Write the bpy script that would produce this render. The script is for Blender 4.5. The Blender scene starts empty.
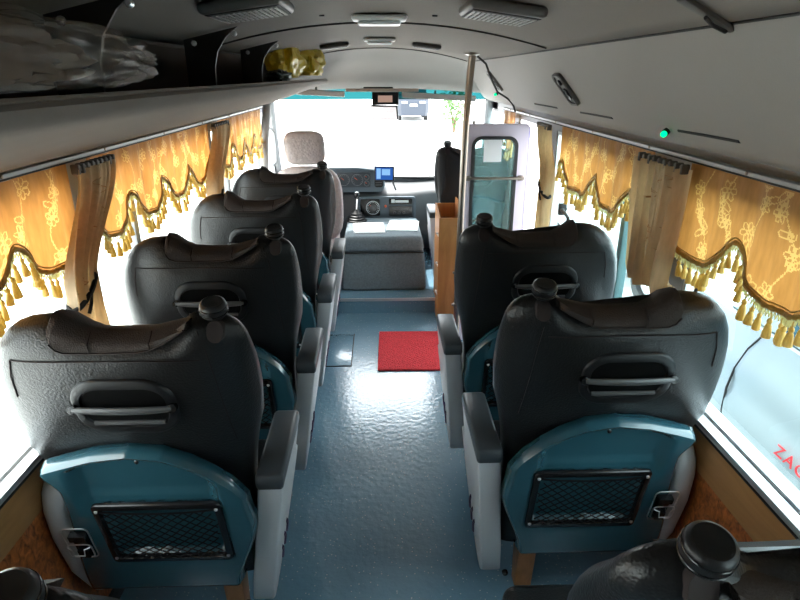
import bpy, bmesh, math, random
from mathutils import Vector, Matrix
random.seed(7)
PI = math.pi
scene = bpy.context.scene
COL = scene.collection

# ------------------------------------------------------------------ materials
def new_mat(name):
    m = bpy.data.materials.new(name); m.use_nodes = True
    nt = m.node_tree; nt.nodes.clear()
    out = nt.nodes.new('ShaderNodeOutputMaterial')
    return m, nt, out

def N(nt, typ, **kw):
    n = nt.nodes.new(typ)
    for k, v in kw.items():
        if hasattr(n, k): setattr(n, k, v)
        else: n.inputs[k].default_value = v
    return n

def rgb(c): return (c[0], c[1], c[2], 1.0)

def pbr(name, col, rough=0.5, metal=0.0, spec=0.5, coat=0.0, bump=None, vary=None, coat_rough=0.1):
    """bump=(kind, scale, strength, dist); vary=(scale, amount)"""
    m, nt, out = new_mat(name)
    b = nt.nodes.new('ShaderNodeBsdfPrincipled')
    b.inputs['Base Color'].default_value = rgb(col)
    b.inputs['Roughness'].default_value = rough
    b.inputs['Metallic'].default_value = metal
    b.inputs['Specular IOR Level'].default_value = spec
    b.inputs['Coat Weight'].default_value = coat
    b.inputs['Coat Roughness'].default_value = coat_rough
    nt.links.new(b.outputs[0], out.inputs[0])
    tc = nt.nodes.new('ShaderNodeTexCoord')
    if vary:
        nz = N(nt, 'ShaderNodeTexNoise', Scale=vary[0], Detail=4.0)
        nt.links.new(tc.outputs['Object'], nz.inputs['Vector'])
        mx = nt.nodes.new('ShaderNodeMix'); mx.data_type = 'RGBA'
        a = vary[1]
        mx.inputs[6].default_value = rgb([max(0, c * (1 - a)) for c in col])
        mx.inputs[7].default_value = rgb([min(1, c * (1 + a)) for c in col])
        nt.links.new(nz.outputs['Fac'], mx.inputs[0])
        nt.links.new(mx.outputs[2], b.inputs['Base Color'])
    if bump:
        kind, sc, st, di = bump
        if kind == 'voronoi':
            t = N(nt, 'ShaderNodeTexVoronoi', Scale=sc); o = t.outputs['Distance']
        else:
            t = N(nt, 'ShaderNodeTexNoise', Scale=sc, Detail=3.0); o = t.outputs['Fac']
        nt.links.new(tc.outputs['Object'], t.inputs['Vector'])
        bp = N(nt, 'ShaderNodeBump', Strength=st, Distance=di)
        nt.links.new(o, bp.inputs['Height'])
        nt.links.new(bp.outputs[0], b.inputs['Normal'])
    return m

def emit(name, col, s):
    m, nt, out = new_mat(name)
    e = nt.nodes.new('ShaderNodeEmission')
    e.inputs[0].default_value = rgb(col); e.inputs[1].default_value = s
    nt.links.new(e.outputs[0], out.inputs[0]); return m

def glass(name, tint, ior=1.45, rough=0.0, fac=None):
    m, nt, out = new_mat(name)
    t = nt.nodes.new('ShaderNodeBsdfTransparent'); t.inputs[0].default_value = rgb(tint)
    g = nt.nodes.new('ShaderNodeBsdfGlossy'); g.inputs['Roughness'].default_value = rough
    f = N(nt, 'ShaderNodeFresnel', IOR=ior)
    ge = nt.nodes.new('ShaderNodeNewGeometry')
    fm = N(nt, 'ShaderNodeMath', operation='SUBTRACT'); fm.inputs[0].default_value = 1.0
    nt.links.new(ge.outputs['Backfacing'], fm.inputs[1])
    ff = N(nt, 'ShaderNodeMath', operation='MULTIPLY'); nt.links.new(f.outputs[0], ff.inputs[0]); nt.links.new(fm.outputs[0], ff.inputs[1])
    mx = nt.nodes.new('ShaderNodeMixShader')
    if fac is None: nt.links.new(ff.outputs[0], mx.inputs[0])
    else: mx.inputs[0].default_value = fac
    nt.links.new(t.outputs[0], mx.inputs[1]); nt.links.new(g.outputs[0], mx.inputs[2])
    nt.links.new(mx.outputs[0], out.inputs[0]); return m

def cloth_mat(name, col, trans, tcol=None, scale=60, amt=0.25, rough=0.7):
    m, nt, out = new_mat(name)
    tc = nt.nodes.new('ShaderNodeTexCoord')
    mp = N(nt, 'ShaderNodeMapping'); mp.inputs['Scale'].default_value = (1, 1, 0.25)
    nz = N(nt, 'ShaderNodeTexNoise', Scale=scale, Detail=5.0)
    nt.links.new(tc.outputs['Object'], mp.inputs[0]); nt.links.new(mp.outputs[0], nz.inputs['Vector'])
    def mixcol(c):
        mx = nt.nodes.new('ShaderNodeMix'); mx.data_type = 'RGBA'
        mx.inputs[6].default_value = rgb([x * (1 - amt) for x in c]); mx.inputs[7].default_value = rgb([min(1, x * (1 + amt)) for x in c])
        nt.links.new(nz.outputs['Fac'], mx.inputs[0]); return mx.outputs[2]
    d = nt.nodes.new('ShaderNodeBsdfPrincipled'); d.inputs['Roughness'].default_value = rough
    d.inputs['Sheen Weight'].default_value = 0.15
    nt.links.new(mixcol(col), d.inputs['Base Color'])
    t = nt.nodes.new('ShaderNodeBsdfTranslucent')
    nt.links.new(mixcol(tcol or col), t.inputs[0])
    mx = nt.nodes.new('ShaderNodeMixShader'); mx.inputs[0].default_value = trans
    nt.links.new(d.outputs[0], mx.inputs[1]); nt.links.new(t.outputs[0], mx.inputs[2])
    nt.links.new(mx.outputs[0], out.inputs[0]); return m

M = {}
def leather(name, c, r):
    m, nt, out = new_mat(name)
    b = nt.nodes.new('ShaderNodeBsdfPrincipled')
    b.inputs['Base Color'].default_value = rgb(c); b.inputs['Roughness'].default_value = r
    b.inputs['Specular IOR Level'].default_value = 0.4
    tc = nt.nodes.new('ShaderNodeTexCoord')
    v = N(nt, 'ShaderNodeTexVoronoi', Scale=230.0); v.feature = 'SMOOTH_F1'
    n = N(nt, 'ShaderNodeTexNoise', Scale=9.0, Detail=3.0)
    for t in (v, n): nt.links.new(tc.outputs['Object'], t.inputs['Vector'])
    b1 = N(nt, 'ShaderNodeBump', Strength=0.45, Distance=0.002); b2 = N(nt, 'ShaderNodeBump', Strength=0.16, Distance=0.012)
    nt.links.new(n.outputs['Fac'], b2.inputs['Height']); nt.links.new(v.outputs['Distance'], b1.inputs['Height'])
    nt.links.new(b2.outputs[0], b1.inputs['Normal']); nt.links.new(b1.outputs[0], b.inputs['Normal'])
    nt.links.new(b.outputs[0], out.inputs[0]); return m
M['leather'] = leather('black_leather', (0.009, 0.009, 0.0095), 0.37)
M['collar'] = pbr('dark_brown_suede', (0.022, 0.013, 0.010), 0.75, bump=('voronoi', 330, 0.4, 0.002))
M['stitch'] = pbr('dark_stitching', (0.018, 0.010, 0.009), 0.8)
M['blackp'] = pbr('black_plastic', (0.007, 0.007, 0.008), 0.42, spec=0.35, bump=('noise', 500, 0.05, 0.001))
M['blackg'] = pbr('black_gloss_plastic', (0.007, 0.007, 0.008), 0.24, spec=0.4)
M['cavity_shade'] = pbr('black_recess_shade', (0.003, 0.003, 0.003), 0.9, spec=0.05)
M['bar'] = pbr('dark_grey_plastic', (0.07, 0.07, 0.072), 0.3)
M['teal'] = pbr('teal_plastic', (0.022, 0.078, 0.102), 0.2, coat=0.5, vary=(6, 0.12), bump=('noise', 14, 0.04, 0.01))
M['net'] = pbr('black_elastic_net', (0.004, 0.004, 0.005), 0.9, spec=0.08)
M['chrome'] = pbr('chrome', (0.90, 0.90, 0.91), 0.32, metal=1.0)
M['steel'] = pbr('stainless_steel', (0.27, 0.23, 0.195), 0.28, metal=1.0)
M['alu'] = pbr('aluminium', (0.72, 0.73, 0.74), 0.35, metal=0.8)
M['greyp'] = pbr('light_grey_plastic', (0.52, 0.53, 0.55), 0.38, bump=('noise', 300, 0.05, 0.001))
M['purple'] = pbr('purple_slot', (0.05, 0.02, 0.09), 0.5)
M['pad'] = pbr('charcoal_pad', (0.035, 0.044, 0.052), 0.42, bump=('noise', 260, 0.12, 0.001))
M['frame'] = pbr('black_metal', (0.02, 0.02, 0.02), 0.5)
M['ceil'] = pbr('ceiling_fabric', (0.195, 0.172, 0.152), 0.9, bump=('noise', 220, 0.25, 0.002), vary=(2.0, 0.06))
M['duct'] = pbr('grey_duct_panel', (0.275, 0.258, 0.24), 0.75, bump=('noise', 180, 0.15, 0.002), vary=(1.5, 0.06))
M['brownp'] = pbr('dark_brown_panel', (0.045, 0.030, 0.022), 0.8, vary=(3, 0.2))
M['rackm'] = pbr('grey_rack_fabric', (0.17, 0.143, 0.122), 0.9, bump=('noise', 260, 0.3, 0.002), vary=(8, 0.08))
M['bracket'] = pbr('dark_brown_metal', (0.012, 0.010, 0.009), 0.5)
M['pillar'] = pbr('grey_pillar', (0.30, 0.30, 0.31), 0.6)
M['seam'] = pbr('dark_seam', (0.012, 0.010, 0.010), 0.7)
M['lens'] = pbr('white_lamp_lens', (0.75, 0.80, 0.82), 0.25)
M['ventp'] = pbr('beige_grey_plastic', (0.085, 0.078, 0.072), 0.5)
M['grill'] = pbr('pale_grille', (0.30, 0.285, 0.27), 0.5)
M['led'] = emit('green_led', (0.0, 1.0, 0.25), 1.6)
M['gold'] = cloth_mat('gold_damask', (0.42, 0.20, 0.065), 0.5, (0.43, 0.175, 0.040), 70, 0.3)
M['embro'] = cloth_mat('gold_embroidery', (0.62, 0.38, 0.13), 0.55, (0.66, 0.36, 0.10), 200, 0.1, 0.45)
M['tan'] = cloth_mat('tan_curtain', (0.54, 0.41, 0.26), 0.42, (0.64, 0.42, 0.20), 90, 0.2)
M['rust'] = cloth_mat('rust_embroidery', (0.34, 0.16, 0.05), 0.3, (0.5, 0.25, 0.07), 200, 0.1)
M['braid'] = cloth_mat('gold_braid', (0.42, 0.24, 0.04), 0.2, (0.55, 0.34, 0.06), 380, 0.5, 0.4)
M['tassel'] = cloth_mat('gold_tassel', (0.64, 0.43, 0.12), 0.35, (0.85, 0.58, 0.18), 300, 0.35, 0.45)
M['fringe'] = cloth_mat('pale_gold_fringe', (0.85, 0.72, 0.40), 0.5, (0.95, 0.82, 0.48), 300, 0.35, 0.5)
M['tie'] = pbr('black_tie', (0.012, 0.008, 0.006), 0.7)
M['railm'] = pbr('satin_rail', (0.33, 0.33, 0.32), 0.5, metal=0.5)
M['postm'] = pbr('beige_grey_post', (0.27, 0.25, 0.24), 0.6)
M['mull'] = pbr('teal_grey_mullion', (0.10, 0.20, 0.21), 0.4)
M['heading'] = pbr('grey_brown_heading', (0.10, 0.085, 0.07), 0.6)
M['rubber'] = pbr('black_rubber', (0.012, 0.012, 0.013), 0.55)
M['door'] = pbr('lavender_white_paint', (0.60, 0.54, 0.63), 0.35)
M['dooredge'] = pbr('lavender_paint', (0.25, 0.23, 0.42), 0.4)
M['paper'] = pbr('white_paper', (0.85, 0.86, 0.86), 0.8)
M['ink'] = pbr('grey_print', (0.30, 0.31, 0.32), 0.8)
M['carpet'] = pbr('grey_carpet', (0.155, 0.19, 0.215), 0.9, bump=('noise', 140, 0.7, 0.004), vary=(70, 0.35))
M['dash'] = pbr('dark_grey_dashboard', (0.045, 0.048, 0.052), 0.55, bump=('noise', 200, 0.1, 0.001))
M['dashl'] = pbr('slate_dashboard', (0.06, 0.085, 0.105), 0.5)
M['dial'] = pbr('dial_face', (0.03, 0.04, 0.05), 0.3)
M['tick'] = pbr('white_mark', (0.55, 0.6, 0.62), 0.5)
M['dimtick'] = pbr('dim_mark', (0.12, 0.14, 0.15), 0.5)
M['redm'] = pbr('orange_red_mark', (0.7, 0.10, 0.03), 0.5)
M['white'] = pbr('white_plastic', (0.7, 0.72, 0.73), 0.4)
M['screen'] = emit('blue_screen', (0.03, 0.12, 0.45), 0.8)
M['screenl'] = emit('pale_blue_screen', (0.25, 0.5, 0.85), 0.9)
M['disp'] = emit('beige_display', (0.55, 0.36, 0.28), 0.6)
M['driver'] = pbr('pale_pink_grey_cover', (0.50, 0.42, 0.41), 0.75, bump=('voronoi', 55, 0.5, 0.006), vary=(45, 0.3))
M['film'] = glass('clear_film', (0.94, 0.94, 0.94), 1.35, 0.08)
def film_mat():
    m, nt, out = new_mat('clear_plastic_bag')
    t = nt.nodes.new('ShaderNodeBsdfTransparent'); t.inputs[0].default_value = rgb((.93, .91, .88))
    p = nt.nodes.new('ShaderNodeBsdfPrincipled'); p.inputs['Base Color'].default_value = rgb((.30, .27, .24)); p.inputs['Roughness'].default_value = .3
    mx = nt.nodes.new('ShaderNodeMixShader'); mx.inputs[0].default_value = .17
    nt.links.new(t.outputs[0], mx.inputs[1]); nt.links.new(p.outputs[0], mx.inputs[2]); nt.links.new(mx.outputs[0], out.inputs[0]); return m
M['bagc'] = film_mat()
M['bagy'] = cloth_mat('yellow_plastic_bag', (0.72, 0.56, 0.07), 0.35, (0.85, 0.66, 0.08), 14, 0.1, 0.3)
M['bundle'] = pbr('brown_bundle', (0.10, 0.07, 0.05), 0.8, vary=(20, 0.5))
M['darkgreen'] = pbr('dark_green_plastic', (0.01, 0.03, 0.022), 0.4)
M['glassl'] = glass('window_glass', (0.93, 0.97, 0.96))
M['glassr'] = glass('tinted_window_glass', (0.82, 0.92, 0.93))
def milky_mat():  # clear teal glass with a small pale translucent share mixed in
    m, nt, out = new_mat('milky_door_glass')
    t = nt.nodes.new('ShaderNodeBsdfTransparent'); t.inputs[0].default_value = rgb((.80, .95, .94))
    d = nt.nodes.new('ShaderNodeBsdfTranslucent'); d.inputs[0].default_value = rgb((.55, .85, .83))
    mx = nt.nodes.new('ShaderNodeMixShader'); mx.inputs[0].default_value = .14
    nt.links.new(t.outputs[0], mx.inputs[1]); nt.links.new(d.outputs[0], mx.inputs[2]); nt.links.new(mx.outputs[0], out.inputs[0]); return m
M['glassd'] = milky_mat()
M['glassf'] = glass('windscreen_glass', (0.96, 0.98, 0.98))
M['band'] = glass('teal_sun_band', (0.008, 0.058, 0.062))
M['mirror'] = pbr('mirror', (0.8, 0.82, 0.83), 0.03, metal=1.0)
M['visor'] = pbr('grey_visor', (0.48, 0.48, 0.47), 0.7)
M['board'] = pbr('beige_strip', (0.36, 0.28, 0.22), 0.6)
M['silver'] = pbr('silver_car_paint', (0.42, 0.47, 0.485), 0.25, metal=0.3, coat=0.6)
M['cream'] = pbr('pale_car_paint', (0.40, 0.46, 0.47), 0.3, coat=0.5)
M['carglass'] = pbr('dark_car_glass', (0.03, 0.09, 0.12), 0.08)
M['darkcar'] = pbr('dark_blue_car_paint', (0.018, 0.026, 0.042), 0.4)
M['tyre'] = pbr('tyre_rubber', (0.02, 0.02, 0.02), 0.8)
M['redtext'] = pbr('red_lettering', (0.75, 0.02, 0.03), 0.4)
M['concrete'] = pbr('pale_concrete', (0.72, 0.71, 0.69), 0.9, vary=(0.7, 0.08))
M['leaf'] = cloth_mat('green_leaf', (0.05, 0.14, 0.03), 0.35, (0.08, 0.20, 0.03), 8, 0.4)
M['bark'] = pbr('bark', (0.16, 0.11, 0.07), 0.9)

def wood(name, c1, c2, rough, axis_scale, scale, coat=0.0):
    m, nt, out = new_mat(name)
    b = nt.nodes.new('ShaderNodeBsdfPrincipled'); b.inputs['Roughness'].default_value = rough
    b.inputs['Coat Weight'].default_value = coat; b.inputs['Coat Roughness'].default_value = 0.12
    tc = nt.nodes.new('ShaderNodeTexCoord'); mp = N(nt, 'ShaderNodeMapping'); mp.inputs['Scale'].default_value = axis_scale
    nz = N(nt, 'ShaderNodeTexNoise', Scale=scale, Detail=6.0, Distortion=1.2)
    cr = nt.nodes.new('ShaderNodeValToRGB')
    cr.color_ramp.elements[0].position = 0.3; cr.color_ramp.elements[0].color = rgb(c1)
    cr.color_ramp.elements[1].position = 0.72; cr.color_ramp.elements[1].color = rgb(c2)
    nt.links.new(tc.outputs['Object'], mp.inputs[0]); nt.links.new(mp.outputs[0], nz.inputs['Vector'])
    nt.links.new(nz.outputs['Fac'], cr.inputs[0]); nt.links.new(cr.outputs[0], b.inputs['Base Color'])
    nt.links.new(b.outputs[0], out.inputs[0]); return m
M['burl'] = wood('burl_veneer', (0.10, 0.018, 0.005), (0.58, 0.18, 0.045), 0.3, (1, 1, 0.7), 48, 0.5)
M['sillw'] = wood('sill_wood', (0.27, 0.13, 0.045), (0.40, 0.20, 0.075), 0.4, (1, 0.15, 1), 20)
M['ply'] = wood('orange_plywood', (0.42, 0.16, 0.04), (0.60, 0.26, 0.08), 0.45, (1, 1, 0.12), 14)
M['legw'] = wood('oak_block', (0.28, 0.11, 0.03), (0.48, 0.22, 0.07), 0.45, (1, 1, 0.12), 24)

def floor_mat():
    m, nt, out = new_mat('speckled_vinyl')
    b = nt.nodes.new('ShaderNodeBsdfPrincipled'); b.inputs['Roughness'].default_value = 0.27; b.inputs['Coat Weight'].default_value = 1.0; b.inputs['Coat Roughness'].default_value = 0.13
    tc = nt.nodes.new('ShaderNodeTexCoord')
    v = N(nt, 'ShaderNodeTexVoronoi', Scale=75.0)
    nt.links.new(tc.outputs['Object'], v.inputs['Vector'])
    lt = N(nt, 'ShaderNodeMath', operation='LESS_THAN'); lt.inputs[1].default_value = 0.17
    nt.links.new(v.outputs['Distance'], lt.inputs[0])
    sp = nt.nodes.new('ShaderNodeSeparateColor'); nt.links.new(v.outputs['Color'], sp.inputs[0])
    gt = N(nt, 'ShaderNodeMath', operation='GREATER_THAN'); gt.inputs[1].default_value = 0.62
    nt.links.new(sp.outputs[0], gt.inputs[0])
    mu = N(nt, 'ShaderNodeMath', operation='MULTIPLY')
    nt.links.new(lt.outputs[0], mu.inputs[0]); nt.links.new(gt.outputs[0], mu.inputs[1])
    nz = N(nt, 'ShaderNodeTexNoise', Scale=5.0, Detail=5.0); nt.links.new(tc.outputs['Object'], nz.inputs['Vector'])
    c1 = nt.nodes.new('ShaderNodeMix'); c1.data_type = 'RGBA'
    c1.inputs[6].default_value = rgb((0.125, 0.240, 0.330)); c1.inputs[7].default_value = rgb((0.18, 0.315, 0.41))
    nt.links.new(nz.outputs['Fac'], c1.inputs[0])
    c2 = nt.nodes.new('ShaderNodeMix'); c2.data_type = 'RGBA'; c2.inputs[7].default_value = rgb((0.50, 0.56, 0.58))
    nt.links.new(mu.outputs[0], c2.inputs[0]); nt.links.new(c1.outputs[2], c2.inputs[6])
    nt.links.new(c2.outputs[2], b.inputs['Base Color'])
    n2 = N(nt, 'ShaderNodeTexNoise', Scale=38.0, Detail=2.0); nt.links.new(tc.outputs['Object'], n2.inputs['Vector'])
    bp = N(nt, 'ShaderNodeBump', Strength=0.35, Distance=0.006); nt.links.new(n2.outputs['Fac'], bp.inputs['Height'])
    nt.links.new(bp.outputs[0], b.inputs['Normal'])
    b2 = N(nt, 'ShaderNodeBump', Strength=0.22, Distance=0.006); nt.links.new(n2.outputs['Fac'], b2.inputs['Height']); nt.links.new(b2.outputs[0], b.inputs['Coat Normal'])
    nt.links.new(b.outputs[0], out.inputs[0]); return m
M['floor'] = floor_mat()
M['mat'] = pbr('red_coil_mat', (0.62, 0.030, 0.042), 0.9, bump=('voronoi', 130, 1.0, 0.006), vary=(120, 0.5))

# ------------------------------------------------------------------ mesh building
class MB:
    def __init__(s): s.v = []; s.f = []; s.mi = []
    def add(s, vs, fs, mi=0):
        b = len(s.v); s.v += [tuple(p) for p in vs]
        for f in fs: s.f.append([b + i for i in f]); s.mi.append(mi)
        return s
    def box(s, x0, x1, y0, y1, z0, z1, mi=0, bev=0.0, seg=2, xf=None):
        bm = bmesh.new(); bmesh.ops.create_cube(bm, size=1.0)
        for v in bm.verts:
            v.co = Vector((x0 + (v.co.x + .5) * (x1 - x0), y0 + (v.co.y + .5) * (y1 - y0), z0 + (v.co.z + .5) * (z1 - z0)))
        if bev > 0: bmesh.ops.bevel(bm, geom=list(bm.edges), offset=bev, segments=seg, affect='EDGES', profile=0.5)
        s.from_bm(bm, mi, xf); return s
    def from_bm(s, bm, mi=0, xf=None):
        bm.verts.index_update()
        vs = [(xf(v.co) if xf else v.co.copy()) for v in bm.verts]
        s.add(vs, [[v.index for v in f.verts] for f in bm.faces], mi); bm.free()
    def prism(s, pts, x0, x1, mi=0, bev=0.0, xf=None, axis='x', seg=2):
        """polygon pts in (a,b) extruded along axis"""
        bm = bmesh.new()
        def co(a, b, t):
            return Vector((t, a, b)) if axis == 'x' else (Vector((a, t, b)) if axis == 'y' else Vector((a, b, t)))
        A = [bm.verts.new(co(a, b, x0)) for a, b in pts]; B = [bm.verts.new(co(a, b, x1)) for a, b in pts]
        n = len(pts)
        bm.faces.new(A); bm.faces.new(B[::-1])
        for i in range(n): bm.faces.new((A[i], B[i], B[(i + 1) % n], A[(i + 1) % n]))
        bmesh.ops.recalc_face_normals(bm, faces=bm.faces)
        if bev > 0:
            ed = [e for e in bm.edges if (e.verts[0] in A) == (e.verts[1] in A)]
            bmesh.ops.bevel(bm, geom=ed, offset=bev, segments=seg, affect='EDGES', profile=0.5)
        s.from_bm(bm, mi, xf); return s
    def tube(s, pts, r, seg=8, mi=0, closed=False, cap=True):
        pts = [Vector(p) for p in pts]; n = len(pts)
        rs = r if isinstance(r, (list, tuple)) else [r] * n
        rings = []; up = None
        for i in range(n):
            if closed: d = pts[(i + 1) % n] - pts[i - 1]
            else: d = pts[min(i + 1, n - 1)] - pts[max(i - 1, 0)]
            if d.length < 1e-9: d = Vector((0, 0, 1))
            d.normalize()
            if up is None:
                up = Vector((0, 0, 1)) if abs(d.z) < .9 else Vector((1, 0, 0))
            a = d.cross(up)
            if a.length < 1e-6: a = d.cross(Vector((1, 0.3, 0.2)))
            a.normalize(); b = a.cross(d).normalized(); up = b
            rings.append([pts[i] + (a * math.cos(t) + b * math.sin(t)) * rs[i] for t in [2 * PI * k / seg for k in range(seg)]])
        s.loft(rings, mi, closed_u=True, cap=cap and not closed, closed_v=closed); return s
    def loft(s, rings, mi=0, closed_u=True, cap=True, closed_v=False):
        n = len(rings[0]); m = len(rings)
        vs = [p for r in rings for p in r]; fs = []
        for j in range(m if closed_v else m - 1):
            k = (j + 1) % m
            for i in range(n if closed_u else n - 1):
                i2 = (i + 1) % n
                fs.append([j * n + i, j * n + i2, k * n + i2, k * n + i])
        if cap and closed_u:
            fs.append(list(range(n))[::-1]); fs.append([(m - 1) * n + i for i in range(n)])
        s.add(vs, fs, mi); return s
    def lathe(s, prof, c, seg=24, mi=0, axis=Vector((0, 0, 1)), cap=True):
        """prof [(r,h)] about axis through c"""
        axis = Vector(axis).normalized()
        a = axis.orthogonal().normalized(); b = axis.cross(a); c = Vector(c)
        rings = [[c + axis * h + (a * math.cos(t) + b * math.sin(t)) * max(r, 1e-4) for t in [2 * PI * k / seg for k in range(seg)]] for r, h in prof]
        s.loft(rings, mi, True, cap); return s
    def grid(s, fn, nu, nv, mi=0):
        vs = [fn(i / nu, j / nv) for j in range(nv + 1) for i in range(nu + 1)]
        fs = [[j * (nu + 1) + i, j * (nu + 1) + i + 1, (j + 1) * (nu + 1) + i + 1, (j + 1) * (nu + 1) + i] for j in range(nv) for i in range(nu)]
        s.add(vs, fs, mi); return s
    def build(s, name, mats, parent=None, smooth=True, ang=38, solid=0.0, fix=True):
        me = bpy.data.meshes.new(name); me.from_pydata(s.v, [], s.f)
        if not isinstance(mats, (list, tuple)): mats = [mats]
        for m in mats: me.materials.append(M[m] if isinstance(m, str) else m)
        for p, i in zip(me.polygons, s.mi): p.material_index = i
        me.update()
        if fix:
            bm = bmesh.new(); bm.from_mesh(me); bmesh.ops.recalc_face_normals(bm, faces=bm.faces); bm.to_mesh(me); bm.free()
        if smooth:
            me.shade_smooth(); me.set_sharp_from_angle(angle=math.radians(ang))
        o = bpy.data.objects.new(name, me); COL.objects.link(o)
        if parent is not None: o.parent = parent
        if solid:
            md = o.modifiers.new('thickness', 'SOLIDIFY'); md.thickness = solid; md.offset = 0
        return o

def tag(o, label=None, cat=None, group=None, kind=None):
    if label: o['label'] = label
    if cat: o['category'] = cat
    if group: o['group'] = group
    if kind: o['kind'] = kind
    return o
def thing(name, label, cat, loc=(0, 0, 0), group=None, kind=None):
    o = bpy.data.objects.new(name, None); COL.objects.link(o); o.location = loc; o.empty_display_size = 0.1
    return tag(o, label, cat, group, kind)
def copy_tree(o, parent=None):
    c = o.copy(); COL.objects.link(c); c.parent = parent
    for ch in list(o.children): copy_tree(ch, c)
    return c
def clear_label(o, label):
    o['label'] = label; return o
def sm(a, b, x):
    t = min(1, max(0, (x - a) / (b - a))); return t * t * (3 - 2 * t)
def lerp_table(tab, x):
    if x <= tab[0][0]: return tab[0][1]
    for (a, va), (b, vb) in zip(tab, tab[1:]):
        if x <= b: return va + (vb - va) * (x - a) / (b - a)
    return tab[-1][1]
def rrect(w, h, r, n=6, cx=0, cy=0):
    pts = []
    for (sx, sy, a0) in ((1, 1, 0), (-1, 1, 90), (-1, -1, 180), (1, -1, 270)):
        for k in range(n + 1):
            a = math.radians(a0 + 90 * k / n)
            pts.append((cx + sx * (w / 2 - r) + r * math.cos(a), cy + sy * (h / 2 - r) + r * math.sin(a)))
    return pts
def resample(pts, n):
    P = [Vector(p) for p in pts]; L = [0]
    for a, b in zip(P, P[1:]): L.append(L[-1] + (b - a).length)
    out = []
    for k in range(n):
        t = L[-1] * k / (n - 1); i = 0
        while i < len(L) - 2 and L[i + 1] < t: i += 1
        out.append(P[i].lerp(P[i + 1], (t - L[i]) / max(1e-9, L[i + 1] - L[i])))
    return out

# ------------------------------------------------------------------ camera, light
cam = bpy.data.cameras.new('camera'); cam.sensor_width = 36; cam.lens = 578 * 36 / 800; cam.clip_start = 0.02
camo = bpy.data.objects.new('camera', cam); COL.objects.link(camo)
camo.location = (0, 0, 1.70); camo.rotation_euler = (math.radians(90 - 21.27), 0, math.radians(-1.847))
scene.camera = camo

w = bpy.data.worlds.new('sky'); scene.world = w; w.use_nodes = True
bg = w.node_tree.nodes['Background']; bg.inputs[0].default_value = (0.93, 0.97, 1.0, 1); bg.inputs[1].default_value = 7.5
sun = bpy.data.lights.new('sun', 'SUN'); sun.energy = 9.0; sun.angle = math.radians(1.0); sun.color = (1, 0.96, 0.9)
suno = bpy.data.objects.new('sun', sun); COL.objects.link(suno)
suno.rotation_euler = Vector((0.22, -0.75, -1.5)).to_track_quat('-Z', 'Y').to_euler()
scene.view_settings.view_transform = 'Standard'; scene.view_settings.look = 'None'
scene.view_settings.exposure = 0.35; scene.view_settings.gamma = 1.0; scene.view_settings.use_curve_mapping = False
scene.cycles.max_bounces = 10; scene.cycles.diffuse_bounces = 6; scene.cycles.transparent_max_bounces = 16
scene.cycles.use_denoising = True; scene.cycles.sample_clamp_indirect = 8.0

# ------------------------------------------------------------------ room shell
YB, YF = -1.6, 5.45
WX = 0.95
def czf(x): return 1.885 - 0.23 * x * x
def duct_prof(sg):
    return [(sg * x, z) for x, z in ((0.62, czf(.62)), (0.635, 1.78), (0.72, 1.68), (0.80, 1.585), (0.836, 1.545), (0.852, 1.530), (0.875, 1.520), (0.92, 1.506), (0.95, 1.504))]

f = MB()
f.box(-WX, WX, YB, 3.38, -.06, 0); f.box(-WX, 0.58, 3.38, 4.1, -.06, 0)
floor = f.build('floor', 'floor'); tag(floor, 'blue grey speckled vinyl bus floor', 'floor', kind='structure')
s = MB().box(-WX, 0.58, 4.1, YF, -.06, .12, bev=.004); st = s.build('front_step', 'floor', floor)
MB().box(-.42, .42, 4.085, 4.099, .100, .122, bev=.003).build('step_nosing', 'alu', floor)
s = MB(); s.box(.58, 1.05, 3.38, 4.12, -.34, -.28); s.box(.565, .58, 3.38, 4.1, -.34, -.002); s.box(.58, 1.0, 3.36, 3.38, -.34, -.002); s.box(.58, .78, 3.38, 4.1, -.28, -.14)
s.build('entry_step', 'floor', floor)

c = MB().grid(lambda u, v: (-.62 + 1.24 * u, YB + (4.32 - YB) * v, czf(-.62 + 1.24 * u)), 24, 12)
ceiling = c.build('ceiling', 'ceil', solid=.02); tag(ceiling, 'curved grey beige fabric ceiling', 'ceiling', kind='structure')
for y0, amp, xr in ((2.25, 0.0, .60), (4.30, 0.0, .6)):
    pts = [(-xr + 2 * xr * k / 30, y0, czf(-xr + 2 * xr * k / 30) - .012) for k in range(31)]
    MB().tube(pts, .004, 6).build('ceiling_seam', 'seam', ceiling)
MB().box(-.18, -.165, 1.93, 1.937, czf(.17) - .014, czf(.17) - .009).build('screw_cap', 'seam', ceiling)
MB().box(.16, .175, 1.93, 1.937, czf(.17) - .014, czf(.17) - .009).build('screw_cap', 'seam', ceiling)

for sg, nm, lb in ((-1, 'trim_1', 'grey overhead panel above the left windows'), (1, 'trim_2', 'long pale grey overhead duct above the right windows')):
    pr = duct_prof(sg); P = [(x, 0, z) for x, z in pr]
    d = MB()
    ys = [YB + (4.95 - YB) * k / 40 for k in range(41)]
    d.loft([[(x, y, z) for x, z in pr] for y in ys], closed_u=False, cap=False)
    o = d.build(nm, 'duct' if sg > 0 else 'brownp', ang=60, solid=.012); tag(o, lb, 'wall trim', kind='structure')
    if sg > 0:
        ductr = o
        for y0, y1 in ((1.33, 1.62), (2.10, 2.45), (2.78, 3.2)):   # dark slots in the lower flank
            MB().tube([(.817, y0, 1.560), (.816, (y0 + y1) / 2, 1.560), (.818, y1, 1.559)], .0055, 6).build('slot', 'seam', o)
    MB().tube([(sg * .622, YB + .02, czf(.62) - .012), (sg * .622, 4.3, czf(.62) - .012)], .003, 6).build('panel_seam', 'seam', o)

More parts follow.
